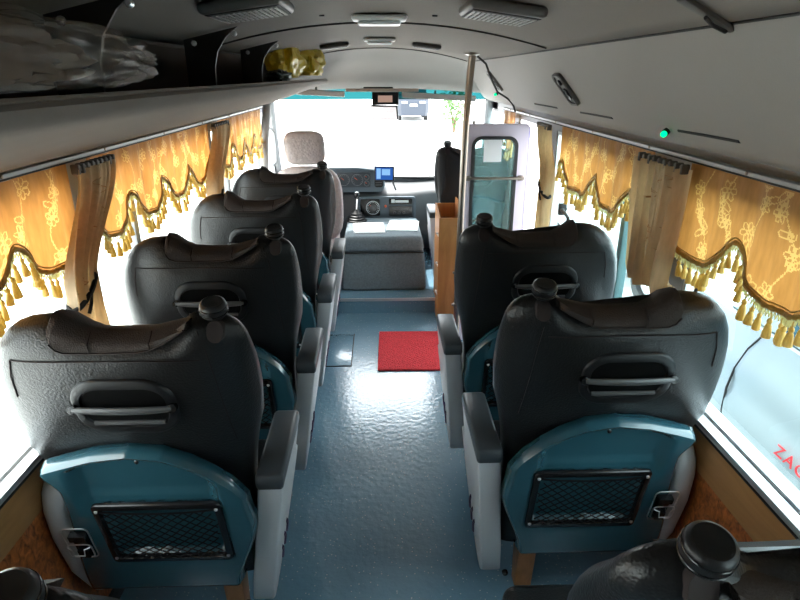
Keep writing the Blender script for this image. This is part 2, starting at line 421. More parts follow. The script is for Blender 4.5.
# side walls: lower body, pillars, window header; openings left for the windows
WLAB = {(-1, -.55): 'short left window beside the lower left corner seat', (-1, .26): 'left window under the gold valance cut by the left picture edge',
        (-1, 1.86): 'left window under the gold valance between two tied brown curtains', (-1, 3.38): 'left window under the small valance beside the driver\'s seat', (-1, 4.74): 'driver\'s side window with grey posts at the front left',
        (1, -.55): 'short right window beside the lower right corner seat', (1, .26): 'right window showing the silver van with red lettering',
        (1, 1.84): 'right window with teal grey mullion behind the second right seat', (1, 4.42): 'front right window beside the very front right seat'}
def side_wall(sg, nm, lb, door):
    mb = MB(); x0, x1 = sorted((sg * WX, sg * (WX + .05)))
    piers = [(YB, -.55), (0.1, .26), (1.72, 1.86), (3.22, 3.38), (4.62, 4.74), (5.3, 5.45)] if not door else [(YB, -.55), (0.1, .26), (1.70, 1.84), (3.2, 3.34), (4.25, 4.42), (5.3, 5.45)]  # unseen rearmost stretch closed solid to cut light on the seat backs
    spans = []
    for (a, b), (c_, d_) in zip(piers, piers[1:]): spans.append((b, c_))
    for a, b in piers: mb.box(x0, x1, a, b, -.3, 1.52)
    for a, b in spans:
        isdoor = door and abs(a - 3.34) < .01
        if not isdoor: mb.box(x0, x1, a, b, -.3, .75)
        mb.box(x0, x1, a, b, 1.42, 1.52)
    mb.box(x0, x1, 4.95 if 0 else YB, YF, 1.52, 1.9)
    o = mb.build(nm, 'pillar', smooth=False); tag(o, lb, 'wall', kind='structure')
    for a, b in spans:
        if door and abs(a - 3.34) < .01: continue
        wn = thing('window_%d' % side_wall.n, WLAB[(sg, round(a, 2))], 'window', (sg * (WX + .025), (a + b) / 2, 0), kind='structure')
        side_wall.n += 1
        L = (b - a) / 2
        MB().box(-.004, .004, -L, L, .75, 1.42).build('pane', 'glassr' if sg > 0 else 'glassl', wn, smooth=False)
        fr = MB(); t = .018
        fr.box(-.02, .02, -L, L, .75, .75 + t); fr.box(-.02, .02, -L, L, 1.42 - t, 1.42); fr.box(-.02, .02, -L, -L + t, .75 + t, 1.42 - t); fr.box(-.02, .02, L - t, L, .75 + t, 1.42 - t)
        fr.build('window_frame', 'alu', wn, smooth=False)
        if L > .5:
            MB().box(-.018, .018, -.315, -.275, .77, 1.40, bev=.003).build('sliding_mullion', 'pillar' if sg < 0 else 'mull', wn)
    # aluminium sill ledge, wooden board under it, burl veneer below
    ys = [(YB, 3.33 if door else 4.65)]
    for a, b in ys:
        xs = lambda q, r: sorted((sg * q, sg * r))
        q = xs(.915, .95); MB().box(q[0], q[1], a, b, .742, .762, bev=.004).build('sill_ledge', 'alu', o)
        q = xs(.925, .95); MB().box(q[0], q[1], a, b, .725, .742).build('sill_gasket', 'rubber', o)
        q = xs(.93, .95); MB().box(q[0], q[1], a, b, .60, .725, bev=.003).build('sill_board', 'sillw', o)
        q = xs(.937, .95); MB().box(q[0], q[1], a, b, .06, .60).build('burl_panel', 'burl', o)
        q = xs(.925, .95); MB().box(q[0], q[1], a, b, 0, .06, bev=.004).build('skirting_strip', 'rubber', o)
    return o
side_wall.n = 1
wl = side_wall(-1, 'wall_left', 'left side wall of the bus with wooden sill and burl panels', False)
wr = side_wall(1, 'wall_right', 'right side wall of the bus with wooden sill and burl panels', True)

# unseen rear wall, closed without a window to dim the seat backs
b = MB(); b.box(-1, 1, YB - .05, YB, -.3, 1.9)
tag(b.build('wall_rear', 'pillar', smooth=False), 'rear wall behind the camera', 'wall', kind='structure')

# front wall: curved header panel, A pillars, lower bulkhead
h = MB()
prof = [(4.30, 0.0), (4.34, -.008), (4.45, -.022), (4.62, -.07), (4.78, -.15), (4.88, -.225), (4.94, -.275), (4.965, -.282), (4.965, -.262)]
rows = []
for y, dz in prof:
    r = []
    for k in range(33):
        x = -.95 + 1.9 * k / 32
        top = czf(x) if abs(x) < .62 else czf(.62) - (abs(x) - .62) * .10
        blend = sm(4.3, 4.94, y)
        z = (top - .004) * (1 - blend) + (1.885 - .05 * x * x) * blend + dz
        r.append((x, y - .10 * x * x * blend, z))
    rows.append(r)
h.loft(rows, closed_u=False, cap=False)
wf = h.build('wall_front', 'duct', ang=60, solid=.012); tag(wf, 'curved grey header panel above the windscreen', 'wall', kind='structure')
MB().box(-1, 1, 5.45, 5.5, -.3, .80).build('bulkhead', 'dash', wf, smooth=False)
for sg in (-1, 1):
    MB().tube([(sg * .935, 5.44, .78), (sg * .93, 5.3, 1.0), (sg * .90, 5.02, 1.5), (sg * .88, 4.93, 1.62)], .035, 10).build('windscreen_pillar', 'pillar', wf)
    MB().box(*sorted((sg * .95, sg * 1.0)), 4.9, 5.5, 1.44, 1.9).build('front_quarter', 'pillar', wf, smooth=False)
MB().box(-1, 1, 4.97, 5.02, 1.62, 1.92).build('roof_edge', 'pillar', wf, smooth=False)
MB().box(-1, 1, YB, 5.0, 1.91, 1.93).build('roof_skin', 'pillar', wf, smooth=False)
ws = thing('window_%d' % side_wall.n, 'wide windscreen with a teal sun band along its top edge', 'windscreen', (0, 0, 0), kind='structure')
def wsp(u, t):
    x = -1 + 2 * u
    return (x * (.935 - .05 * t), 5.47 - .50 * t - .07 * x * x, .80 + .82 * t)
MB().grid(lambda u, v: wsp(u, v * .87), 16, 4).build('pane', 'glassf', ws)
MB().grid(lambda u, v: wsp(u, .87 + v * .13), 16, 2).build('sun_band', 'band', ws)
sl = MB(); sl.tube([(-.9, 5.40, .805), (0, 5.475, .805), (.9, 5.40, .805)], .012, 8); sl.build('windscreen_gasket', 'rubber', ws)

# ------------------------------------------------------------------ passenger seat
TL = 0.23
def make_seat(sg, label):
    """u>0 points to the aisle; sg=+1: aisle on +x"""
    root = thing('passenger_seat', label, 'seat', (0, 0, 0), 'black leather passenger seats')
    KU = .235 if sg > 0 else .212
    def Q(u, s, n):
        s = s - .042 * sm(.82, 1.2, s)
        return Vector((sg * u, (1.25 - s - .042 * sm(.82, 1.2, s)) * TL + n * .974, s + n * .224 * (1 - sm(1.0, 1.2, s))))
    SH = .10 if sg > 0 else .065
    def S(u, y, z): return Vector((sg * (u - SH * (1 - z / .65)), y, z))
    # --- backrest
    uA = [(.2, .215), (.45, .225), (.65, .235), (.78, .262), (.85, .282), (.95, .293), (1.08, .296), (1.15, .295), (1.19, .292), (1.215, .286), (1.235, .272), (1.248, .248), (1.254, .21)]
    uW = [(.2, -.235), (.45, -.25), (.65, -.285), (.74, -.318), (.80, -.333), (.88, -.336), (.98, -.328), (1.07, -.310), (1.14, -.285), (1.19, -.255), (1.222, -.226), (1.240, -.20), (1.250, -.172), (1.254, -.14)]
    n0 = [(.2, .045), (.72, .04), (.82, .015), (.92, .0), (1.1, 0.0), (1.19, .006), (1.222, .018), (1.240, .032), (1.250, .048), (1.254, .06)]
    n1 = [(.2, .14), (.6, .17), (.85, .18), (1.0, .165), (1.1, .14), (1.15, .122), (1.2, .104), (1.222, .097), (1.240, .090), (1.250, .083), (1.254, .077)]
    rows = [.22, .35, .5, .62, .70, .75, .80, .85, .90, .96, 1.02, 1.08, 1.13, 1.165, 1.19, 1.208, 1.222, 1.232, 1.240, 1.246, 1.250, 1.253, 1.254]
    def dip(u): return .038 * sm(-.12, -.05, u) * (1 - sm(.13, .19, u))
    mb = MB(); rings = []; NP = 56
    for sv in rows:
        a, b_, m0, m1 = (lerp_table(t, sv) for t in (uA, uW, n0, n1))
        uc, hw, nc, hn = (a + b_) / 2, (a - b_) / 2, (m0 + m1) / 2, (m1 - m0) / 2
        ring = []
        for k in range(NP):
            t = 2 * PI * k / NP; cs, sn = math.cos(t), math.sin(t)
            e = 2 / 4.2
            du = math.copysign(abs(cs) ** e, cs); dn = math.copysign(abs(sn) ** e, sn)
            rear = sm(.1, -1, dn)
            tap = 1 - .17 * rear * sm(.7, .95, sv) * (1 if du > 0 else .75)
            puff = .012 * rear * (1 - du * du) * sm(.8, 1.0, sv) * (1 - sm(1.15, 1.24, sv))
            uu = uc + hw * du * tap
            ring.append(Q(uu, sv - dip(uu) * sm(1.12, 1.25, sv), nc + hn * dn - puff))
        rings.append(ring)
    mb.loft(rings); br = mb.build('backrest', 'leather', root, ang=80)
    # stitched seams on the rear leather
    sn = MB()
    def surf(u, sv, off=-.0015):
        a, b_, m0, m1 = (lerp_table(t, sv) for t in (uA, uW, n0, n1))
        uc, hw, nc, hn = (a + b_) / 2, (a - b_) / 2, (m0 + m1) / 2, (m1 - m0) / 2
        best = None
        for k in range(NP * 3):
            t = PI + PI * k / (NP * 3); cs, s_ = math.cos(t), math.sin(t); e = 2 / 4.2
            du = math.copysign(abs(cs) ** e, cs); dn = math.copysign(abs(s_) ** e, s_)
            rear = sm(.1, -1, dn); tap = 1 - .17 * rear * sm(.7, .95, sv) * (1 if du > 0 else .75)
            puff = .012 * rear * (1 - du * du) * sm(.8, 1.0, sv) * (1 - sm(1.15, 1.24, sv))
            uu = uc + hw * du * tap
            if best is None or abs(uu - u) < best[0]: best = (abs(uu - u), nc + hn * dn - puff)
        return Q(u, sv, best[1] + off)
    sn.tube([surf(-.225 + .42 * k / 20, 1.152 + .008 * math.sin(k / 20 * PI)) for k in range(21)], .0018, 5)
    sn.tube([surf(u, sv) for u, sv in ((.195, 1.225), (.21, 1.17), (.215, 1.10), (.218, 1.0), (.222, .9), (.226, .83))], .0018, 5)
    sn.tube([surf(u, sv) for u, sv in ((-.225, 1.152), (-.238, 1.10), (-.245, 1.03))], .0018, 5)
    sn.build('seam', 'stitch', br)
    # --- headrest collar folded over the top edge
    cl = MB(); rings = []
    prof = [(-.106, 1.262, 1.206), (-.098, 1.274, 1.190), (-.082, 1.270, 1.182), (-.055, 1.246, 1.181), (-.03, 1.231, 1.181), (.02, 1.227, 1.181), (.07, 1.227, 1.182), (.10, 1.230, 1.188), (.13, 1.238, 1.203), (.16, 1.246, 1.222), (.182, 1.250, 1.238)]
    for u, zt, zb in prof:
        sec = [(zb, -.004), (zb + .004, -.013), ((zb + zt) / 2, -.009), (zt - .014, .006), (zt - .003, .022), (zt, .04), (zt - .006, .065), (zt - .020, .090), (zt - .05, .118), (zt - .12, .16), (zt - .12, .12), (zt - .05, .09), (zt - .035, .07), (zt - .035, .04), (zb + .015, .012)]
        rings.append([Q(u, sv, n) for sv, n in sec])
    cl.loft(rings); co = cl.build('headrest_collar', 'collar', root, ang=60); tag(co, 'dark brown padded collar over the seat top')
    sn = MB(); sn.tube([Q(u, zb + .006, -.0155) for u, zt, zb in prof], .002, 5)
    for u, zt, zb in (prof[4], prof[7]):
        sn.tube([Q(u, zb + .004, -.0145), Q(u, (zb + zt) / 2, -.0115), Q(u, zt - .014, .0045), Q(u, zt - .003, .0205)], .0018, 5)
    sn.build('seam', 'stitch', co)
    # --- adjuster knob
    bp = MB(); pts = rrect(.038, .052, .018, 5)
    bp.loft([[Q(KU + a, 1.222 + b_, .028 - .0 + (b_ + .035) * .5 - .012) for a, b_ in pts], [Q(KU + a * .9, 1.222 + b_ * .9, .028 + (b_ + .035) * .5 - .026) for a, b_ in pts]])
    kb = bp.build('knob_base', 'stitch', root)
    kc = Q(KU, 1.247, .045)
    k = MB().lathe([(.012, -.012), (.013, .006), (.024, .010), (.0275, .014), (.0285, .022), (.0285, .036), (.0265, .042), (.022, .045), (.019, .044), (.006, .0445)], kc, 28, axis=(0, -.25, .97))
    ko = k.build('knob', 'blackp', root, ang=50)
    r = MB()
    for zz in (.020, .033):
        ax = Vector((0, -.25, .97)).normalized(); a = ax.orthogonal().normalized(); b2 = ax.cross(a)
        r.tube([kc + ax * zz + (a * math.cos(t) + b2 * math.sin(t)) * .0288 for t in [2 * PI * i / 24 for i in range(24)]], .0012, 5, closed=True)
    r.build('grip_ring', 'blackg', ko)
    # --- grab handle in the rear of the backrest
    gu, gs = (.004 if sg > 0 else -.022), 1.008
    def ring_pts(w_, h_, r_, n, dep): return [Q(gu + a, gs + b_, dep) for a, b_ in rrect(w_, h_, r_, n)]
    bz = MB(); bz.loft([ring_pts(0.240, .202, .074, 8, .004), ring_pts(0.234, .196, .072, 8, -.014), ring_pts(0.224, .186, .068, 8, -.018), ring_pts(.196, .138, .048, 8, -.0175), ring_pts(.190, .132, .046, 8, -.010), ring_pts(.186, .128, .044, 8, -.0085)], cap=False)
    bo = bz.build('handle_bezel', 'blackp', root, ang=50)
    cv = MB(); cv.loft([ring_pts(.188, .130, .045, 8, -.0135), ring_pts(.184, .126, .044, 8, -.0125)]); cv.build('recess_shade', 'cavity_shade', bo)  # flat black plate; the handle recess's shade is put into its colour
    hb = MB(); pts = []
    n = 14
    rings = []
    for i in range(n + 1):
        u = -.112 + .224 * i / n; t = abs(u) / .112
        hh = .008 + .004 * (1 - t ** 4); dep = -.028 - .006 * (1 - t * t)
        rings.append([Q(gu + u, gs + .010 + hh * math.sin(q), dep + .007 * math.cos(q)) for q in [2 * PI * j / 10 for j in range(10)]])
    hb.loft(rings); tag(hb.build('handle_bar', 'bar', bo), 'grey pull bar')
    lp = MB(); rings = []
    for i in range(n + 1):
        u = -.082 + .164 * i / n
        rings.append([Q(gu + u, gs - .054 + .007 * math.sin(q), -.016 + .005 * math.cos(q)) for q in [2 * PI * j / 8 for j in range(8)]])
    lp.loft(rings); lp.build('recess_lip', 'bar', bo)
    for uu in (-.112, .112):
        pv = MB().lathe([(.0105, -.010), (.0115, 0), (.0105, .006), (.004, .007)], Q(gu + uu, gs + .010, -.026), 14, axis=(0, -.97, .22))
        pv.build('pivot_cap', 'blackg', bo)
    # --- teal back shell
    def top(a):  # a 0..1 window->aisle
        u = -.262 + a * (.235 + .262)
        return u, lerp_table([(-.262, .775), (-.245, .790), (-.2, .806), (-.12, .832), (-.03, .845), (.05, .832), (.11, .800), (.16, .758), (.20, .712), (.235, .655)], u)
    def shell(a, b_):
        ut, zt = top(a); zb = .245
        sv = zb + (zt - zb) * b_
        neck = math.sin(min(1, max(0, (sv - .245) / .50)) * PI)
        uw = -.285 + .045 * sm(.30, .72, sv) - .03 * sm(.70, .775, sv) + .0 * neck
        ua = .165 + .08 * sm(.25, .56, sv) - .010 * sm(.52, .66, sv)
        u = uw + (ua - uw) * a; 
        if b_ > .999: pass
        d = min(a * .5, (1 - a) * .5, (1 - b_) * .55)
        n_ = -.028
        n_ += (max(0, 1 - d / .012)) ** 2 * .040
        # raised rim band follows the top edge; scoop below it
        tcurve = zt - sv
        sc = sm(.014, .042, tcurve) * sm(.60, .70, sv) * sm(-.215, -.17, u) * (1 - sm(.13, .175, u))
        n_ += .030 * sc
        pk = sm(.425, .435, sv) * (1 - sm(.635, .648, sv)) * sm(-.152, -.142, u) * (1 - sm(.138, .148, u))
        n_ += .024 * pk
        step = sm(.405, .42, sv) * (1 - sm(.655, .668, sv)) * sm(-.178, -.168, u) * (1 - sm(.164, .174, u))
        n_ += .004 * step
        bot = 1 - sm(.245, .275, sv)
        n_ += .03 * bot
        return Q(u, sv, n_)
    sh = MB().grid(shell, 110, 100); so = sh.build('back_shell', 'teal', root, ang=60, solid=.003)
    tag(so, 'glossy teal plastic back shell')
    MB().lathe([(.006, 0), (.006, .002), (.004, .003)], Q(-.02, .80, -.012), 12, axis=(0, -.97, .22)).build('screw', 'blackg', so)
    # embossed wordless relief lines
    # --- net pocket
    def fr_ring(w_, h_, r_, dep, sk=0): return [Q(-.002 + a + sk * b_, .537 + b_, dep) for a, b_ in rrect(w_, h_, r_, 4)]
    pk = MB(); pk.loft([fr_ring(.338, .248, .016, -.024), fr_ring(.338, .248, .016, -.033), fr_ring(.332, .242, .014, -.036), fr_ring(.304, .212, .01, -.036), fr_ring(.300, .208, .009, -.032), fr_ring(.300, .208, .009, -.022)], cap=False)
    po = pk.build('pocket_frame', 'blackg', root, ang=50)
    sc = MB()
    for a in (-.158, .154):
        for b_ in (.437, .640): sc.lathe([(.005, 0), (.005, .0015), (.003, .0025)], Q(a, b_, -.036), 10, axis=(0, -.97, .22))
    sc.build('rivet', 'chrome', po)
    nt_ = MB(); W_, H_ = .305, .208; rr = random.Random(3)
    def npt(x, y):
        sag = .006 * math.sin(PI * (x / W_ + .5)) * math.sin(PI * (y / H_ + .5))
        return Q(-.002 + x + .002 * math.sin(y * 60 + x * 30), .537 + y - .012 * (1 - (2 * x / W_) ** 2) * (y / H_ + .5) , -.0375 - sag)
    st_ = .0305
    for sgn in (1, -1):
        k = -20
        for k in range(-12, 13):
            x0 = k * st_ + (.008 if sgn > 0 else 0)
            pts = []
            for j in range(15):
                y = -H_ / 2 + H_ * j / 14; x = x0 + sgn * y * 1.15
                if abs(x) <= W_ / 2: pts.append(npt(x, y))
            if len(pts) > 2: nt_.tube(pts, .0019, 4, cap=False)
    nt_.tube([npt(-W_ / 2 + W_ * j / 16, H_ / 2) for j in range(17)], .003, 5)
    no = nt_.build('net', 'net', root)
    # --- fold-out wire cup holder
    wx, wz = -.232, .520
    def wire(pts, r_=.0019): return [Q(wx + a, wz + b_, dep) for a, b_, dep in pts]
    ch = MB()
    ch.tube(wire([(a, b_, -.043 - .01 * (b_ + .06)) for a, b_ in rrect(.070, .125, .014, 4, 0, 0)]), .0019, 6, closed=True)
    ch.tube(wire([(a, b_, -.052) for a, b_ in rrect(.064, .055, .012, 4, 0, -.022)]), .0019, 6, closed=True)
    ch.tube(wire([(-.03, -.005, -.054), (-.018, -.006, -.06), (-.014, -.03, -.062), (.012, -.03, -.062), (.016, -.006, -.06), (.03, -.004, -.054)]), .0019, 6)
    cho = ch.build('cup_holder', 'chrome', root); tag(cho, 'chrome wire cup holder')
    cb = MB()
    bm = bmesh.new(); 
    for (u0, u1, s0, s1, d0, d1) in ((-.018, .018, -.055, .03, -.028, -.042), (-.022, .022, .012, .034, -.03, -.050), (-.01, .02, -.05, -.02, -.03, -.054)):
        vs = [Q(wx + u, wz + sv, d) for u in (u0, u1) for sv in (s0, s1) for d in (d0, d1)]
        cb.add(vs, [[0, 1, 3, 2], [4, 6, 7, 5], [0, 4, 5, 1], [2, 3, 7, 6], [0, 2, 6, 4], [1, 5, 7, 3]])
    bm.free()
    cb.build('holder_clip', 'blackg', cho, smooth=False)
    # --- armrest pad and light grey side panel on the aisle side
    pad = MB(); pf = [(.155, .652), (.150, .668), (.155, .690), (.165, .697), (.47, .700), (.492, .690), (.50, .672), (.496, .652)]
    pad.prism([(a, b_) for a, b_ in pf], .262, .338, bev=.010, seg=3, xf=lambda c_: Vector((sg * (c_.x - .012), c_.y, c_.z)))
    tag(pad.build('armrest', 'pad', root, ang=50), 'charcoal armrest pad')
    side = [(.158, .652), (.163, .60), (.178, .50), (.20, .38), (.228, .24), (.262, .135), (.285, .112), (.33, .105), (.39, .135), (.45, .20), (.51, .29), (.555, .38), (.578, .45), (.582, .497), (.572, .502), (.54, .485), (.520, .487), (.507, .51), (.498, .56), (.494, .652)]
    sp = MB().prism(side, .254, .322, bev=.008, seg=3, xf=lambda c_: Vector((sg * (c_.x - SH * (1 - c_.z / .65)), c_.y, c_.z)))
    spo = sp.build('side_panel', 'greyp', root, ang=45); tag(spo, 'light grey plastic side panel under the armrest')
    for i in range(3):
        y0 = .37 + i * .028; z0 = .175 + i * .030
        MB().tube([S(.3215, y0 - .02, z0 + .09), S(.3225, y0 + .012, z0 + .05), S(.3215, y0 + .03, z0)], .0065, 6).build('slot', 'purple', spo)
    MB().lathe([(.010, 0), (.010, .010), (.006, .014)], S(.240, .262, .125), 12, axis=(0, -1, 0)).build('bolt', 'blackg', spo)
    # window-side panel
    wside = [(.150, .655), (.185, .690), (.30, .67), (.45, .56), (.52, .40), (.50, .22), (.42, .13), (.335, .13), (.255, .20), (.185, .34), (.145, .50), (.138, .60)]
    MB().prism(wside, -.330, -.262, bev=.028, seg=4, xf=lambda c_: Vector((sg * c_.x, c_.y, c_.z))).build('side_panel', 'greyp', root, ang=50)
    # cushion, frame, legs
    MB().box(-.262, .262, .27, .66, .355, .475, bev=.035, seg=4, xf=lambda c_: Vector((sg * c_.x, c_.y, c_.z + .02 * (c_.y - .27)))).build('seat_cushion', 'leather', root, ang=60)
    fr = MB(); fr.box(-.255, .255, .30, .62, .245, .354); fr.build('seat_frame', 'frame', root, smooth=False)
    for uu, dy in ((.115, 0), (-.20, .26)):
        pts = [(.255 + dy, .262 if dy == 0 else .246), (.34 + dy, .262 if dy == 0 else .246), (.36 + dy, .001), (.315 + dy, .001)]
        MB().prism(pts, uu - .030, uu + .030, bev=.002, xf=lambda c_: Vector((sg * (c_.x - .01 * (1 - c_.z / .25)), c_.y, c_.z))).build('leg', 'legw', root, ang=30)
    return root
LABL = ['brown black leather seat cut off in the lower left corner, only knob and shoulder showing',
        'largest black leather seat left of the aisle, teal shell and net pocket in full view',
        'black leather seat by the left windows, directly ahead of the largest left seat',
        'black leather seat on the left, between the tied curtains, second from the driver\'s seat',
        'black leather seat on the left directly behind the driver\'s pale patterned seat']
YL = [.42, 1.13, 1.785, 2.505, 3.235]
XL = [-.60, -.600, -.580, -.574, -.562]
def recline(root, deg):
    P = Matrix.Translation((0, .25, .42)); Rm = P @ Matrix.Rotation(math.radians(deg), 4, 'X') @ P.inverted()
    for ch in root.children:
        if ch.name.split('.')[0] in ('backrest', 'headrest_collar', 'knob_base', 'knob', 'handle_bezel', 'back_shell', 'pocket_frame', 'net', 'cup_holder'):
            ch.matrix_basis = Rm.copy()
protoL = make_seat(1, LABL[0])
for i, (y, lb) in enumerate(zip(YL, LABL)):
    o = protoL if i == 0 else copy_tree(protoL)
    o.location = (XL[i], y, 0); o['label'] = lb
protoR = make_seat(-1, 'brown black leather seat cut off in the lower right corner, big round knob on top')
LABR = [protoR['label'], 'black leather seat right of the aisle with teal shell, net pocket and wooden leg showing',
        'black leather seat right of the aisle, between folding door and the nearer teal backed seat',
        'black seat at the very front right, beside the orange wooden box']
for i, (p, lb) in enumerate(zip([(.559, .462, 0), (.592, 1.225, 0), (.568, 1.92, 0), (.70, 4.30, 0)], LABR)):
    o = protoR if i == 0 else copy_tree(protoR)
    o.location = p; o['label'] = lb
for ch in o.children:            # the front seat stands on the raised front platform
    if ch.name.split('.')[0] == 'leg': ch.scale.z = .49; ch.location.z = .1235
recline(protoL, 2); recline(protoR, 2)
for q in (protoL, protoR):       # the rearmost pair has shorter armrests
    for ch in q.children:
        if ch.name.split('.')[0] == 'armrest' or (ch.name.split('.')[0] == 'side_panel' and 'label' in ch): ch.scale.y = .74; ch.location.y = .02
        if ch.name.split('.')[0] == 'headrest_collar': ch.matrix_basis = Matrix.Translation((0, .004, -.020)) @ ch.matrix_basis

# ------------------------------------------------------------------ driver's seat
ds = thing('driver_seat', 'pale pinkish patterned cloth seat for the driver, headrest wrapped in clear film', 'seat', (-.53, 4.12, .122))
def pillow(mb, cx, cz, wx, hz, ty, y0, lean=.15, e=2 / 3.4, mi=0, rows=14):
    rings = []
    for j in range(rows + 1):
        t = -PI / 2 + PI * j / rows
        zz = math.copysign(abs(math.sin(t)) ** e, math.sin(t)); sc = max(abs(math.cos(t)) ** e, .02)
        ring = []
        for k in range(32):
            q = 2 * PI * k / 32; cs, sn = math.cos(q), math.sin(q)
            x = cx + wx / 2 * sc * math.copysign(abs(cs) ** e, cs); yy = ty / 2 * sc * math.copysign(abs(sn) ** (2 / 2.5), sn)
            z = cz + hz / 2 * zz
            ring.append((x, y0 + yy - lean * (z - .9), z))
        rings.append(ring)
    mb.loft(rings)
pb = MB(); pillow(pb, 0, .69, .50, .58, .15, .06); pb.build('backrest', 'driver', ds, ang=80)
pb = MB(); pillow(pb, 0, 1.105, .285, .235, .10, .055, e=2 / 3.8); hr = pb.build('headrest', 'driver', ds, ang=80)
pb = MB(); pillow(pb, 0, 1.095, .291, .222, .108, .0555, e=2 / 3.8); pb.build('clear_film', 'film', hr, ang=80)
for u in (-.06, .06): MB().tube([(u, .02, .99), (u, .03, 1.06)], .006, 8).build('headrest_post', 'chrome', ds)
MB().box(-.23, .19, .08, .52, .30, .44, bev=.04, seg=4).build('seat_cushion', 'driver', ds, ang=60)
MB().box(-.2, .17, .1, .48, .0, .299).build('seat_pedestal', 'frame', ds, smooth=False)

# ------------------------------------------------------------------ window curtains
def scal(y, peaks, lo=1.205, hi=1.30, wd=.066):
    d = min(abs(y - p) for p in peaks)
    return lo + (hi - lo) * math.exp(-(d / wd) ** 1.9) - .012 * math.exp(-((d - .16) / .08) ** 2)
def floral(L, zlo, zhi, rnd):
    out = []
    def circ(cx, cy, rx, ry, rot, n=14, a0=0, a1=2 * PI):
        c_, s_ = math.cos(rot), math.sin(rot); r = []
        for k in range(n + 1):
            a = a0 + (a1 - a0) * k / n; x, y = rx * math.cos(a), ry * math.sin(a)
            r.append((cx + x * c_ - y * s_, cy + x * s_ + y * c_))
        return r
    t = .05
    while t < L:
        # climbing vine with flowers and leaves
        ph = rnd.random() * 6; vine = [(t + .025 * math.sin(z * 26 + ph), z) for z in [zlo + (zhi - zlo) * k / 30 for k in range(31)]]
        out.append((vine, .0022))
        for q in range(3):
            cz = zlo + (zhi - zlo) * (q + .25 + .5 * rnd.random()) / 3; cx = t + .035 * math.sin(cz * 26 + ph) + rnd.uniform(-.015, .015); R = rnd.uniform(.016, .024)
            n = 6; a0 = rnd.random() * 6
            for k in range(n):
                a = a0 + 2 * PI * k / n
                out.append((circ(cx + R * .75 * math.cos(a), cz + R * .75 * math.sin(a), R * .55, R * .36, a), .0026))
            out.append((circ(cx, cz, R * .28, R * .28, 0), .003))
        for q in range(5):
            cz = zlo + (zhi - zlo) * rnd.random(); a = rnd.random() * 6; cx = t + .028 * math.sin(cz * 26 + ph)
            out.append((circ(cx + .022 * math.cos(a), cz + .022 * math.sin(a), .02, .008, a), .0024))
            sp = [(cx - (.004 + .010 * k / 14) * math.cos(a + k * .5), cz + (.004 + .010 * k / 14) * math.sin(a + k * .5)) for k in range(15)]
            out.append((sp, .002))
        t += rnd.uniform(.105, .14)
    return out
tas_mesh = None
def tassel_mb():
    t = MB()
    t.tube([(0, 0, 0), (.001, 0, -.012)], .0014, 5)
    t.lathe([(.0015, -.010), (.0048, -.014), (.0055, -.018), (.0040, -.022), (.0062, -.026), (.0085, -.040), (.0092, -.050), (.0075, -.0515), (.001, -.050)], (0, 0, 0), 9)
    return t
tproto = tassel_mb().build('tassel', 'tassel'); tas_mesh = tproto.data; bpy.data.objects.remove(tproto)
def valance(sg, y0, y1, peaks, label, seed):
    rnd = random.Random(seed); xb = sg * .905; ztop = 1.4625
    root = thing('window_valance', label, 'curtain', (xb, y0, 0), 'gold scalloped window valances'); L = y1 - y0
    ph = rnd.random() * 6
    def X(t, z):
        k = .5 + .5 * (ztop - z) / .25
        return -sg * (.006 * math.sin(t * 34 + ph) + .004 * math.sin(t * 71 + 2 * ph)) * k
    def pt(t, z, off=0): return (X(t, z) - sg * off, t, z)
    nU = int(L / .0034); nV = 76
    mb = MB()
    def fn(u, v):
        t = L * u; zb = scal(y0 + t, peaks); return pt(t, ztop + (zb - ztop) * v)
    mb.grid(fn, nU, nV)
    zbs = [scal(y0 + L * (i + .5) / nU, peaks) for i in range(nU)]
    for line, w_ in floral(L, 1.19, ztop, rnd):
        for (ta, za), (tb, zb_) in zip(line, line[1:]):
            n_ = max(1, int(math.hypot(tb - ta, zb_ - za) / .0015))
            for k in range(n_):
                t = ta + (tb - ta) * k / n_; z = za + (zb_ - za) * k / n_; i = int(t / L * nU)
                if 1 <= i < nU - 1:
                    j = int((ztop - z) / (ztop - zbs[i]) * nV)
                    if 1 <= j < nV - 4: mb.mi[j * nU + i] = 1
    mb.build('cloth', ['gold', 'embro'], root, ang=80, fix=False)
    # braid
    n = int(L / .008); P = []
    for k in range(n + 1):
        t = L * k / n; P.append(Vector(pt(t, scal(y0 + t, peaks))))
    br = MB(); br.tube(P, [.0070 + .0016 * math.sin(k * 2.2) for k in range(n + 1)], 7)
    br.tube([p + Vector((-sg * .004, 0, .013)) for p in P], .0022, 5)
    br.build('braid_trim', 'braid', root, ang=80)
    fg = MB()
    for k in range(0, n, 1):
        p = P[k] + Vector((-sg * .002, 0, -.003)); q = P[k + 1] + Vector((-sg * .002, 0, -.003)); m = (p + q) / 2 + Vector((0, 0, -.020))
        fg.tube([p, m, q], .0021, 4, cap=False)
    tag(fg.build('fringe', 'fringe', root), kind='stuff')
    Q_ = resample(P, max(3, int(sum((b_ - a).length for a, b_ in zip(P, P[1:])) / .030)))
    for p in Q_[1:-1]:
        o = bpy.data.objects.new('tassel', tas_mesh); COL.objects.link(o); o.parent = root
        s_ = rnd.uniform(1.0, 1.25)
        o.location = p + Vector((-sg * .003, 0, -.010)); o.scale = (s_, s_, s_ * rnd.uniform(.95, 1.15)); o.rotation_euler = (rnd.uniform(-.14, .14), rnd.uniform(-.08, .08), rnd.random() * 6)
    return root
def peaks(a, p): return [a + p * k for k in range(-8, 9)]
valance(-1, .34, 1.72, peaks(1.40, .335), 'gold floral valance over the near left window, cut by the left picture edge', 11)
valance(-1, 1.84, 3.18, peaks(2.12, .335), 'gold floral valance over the left window between the two brown tied curtains', 12)
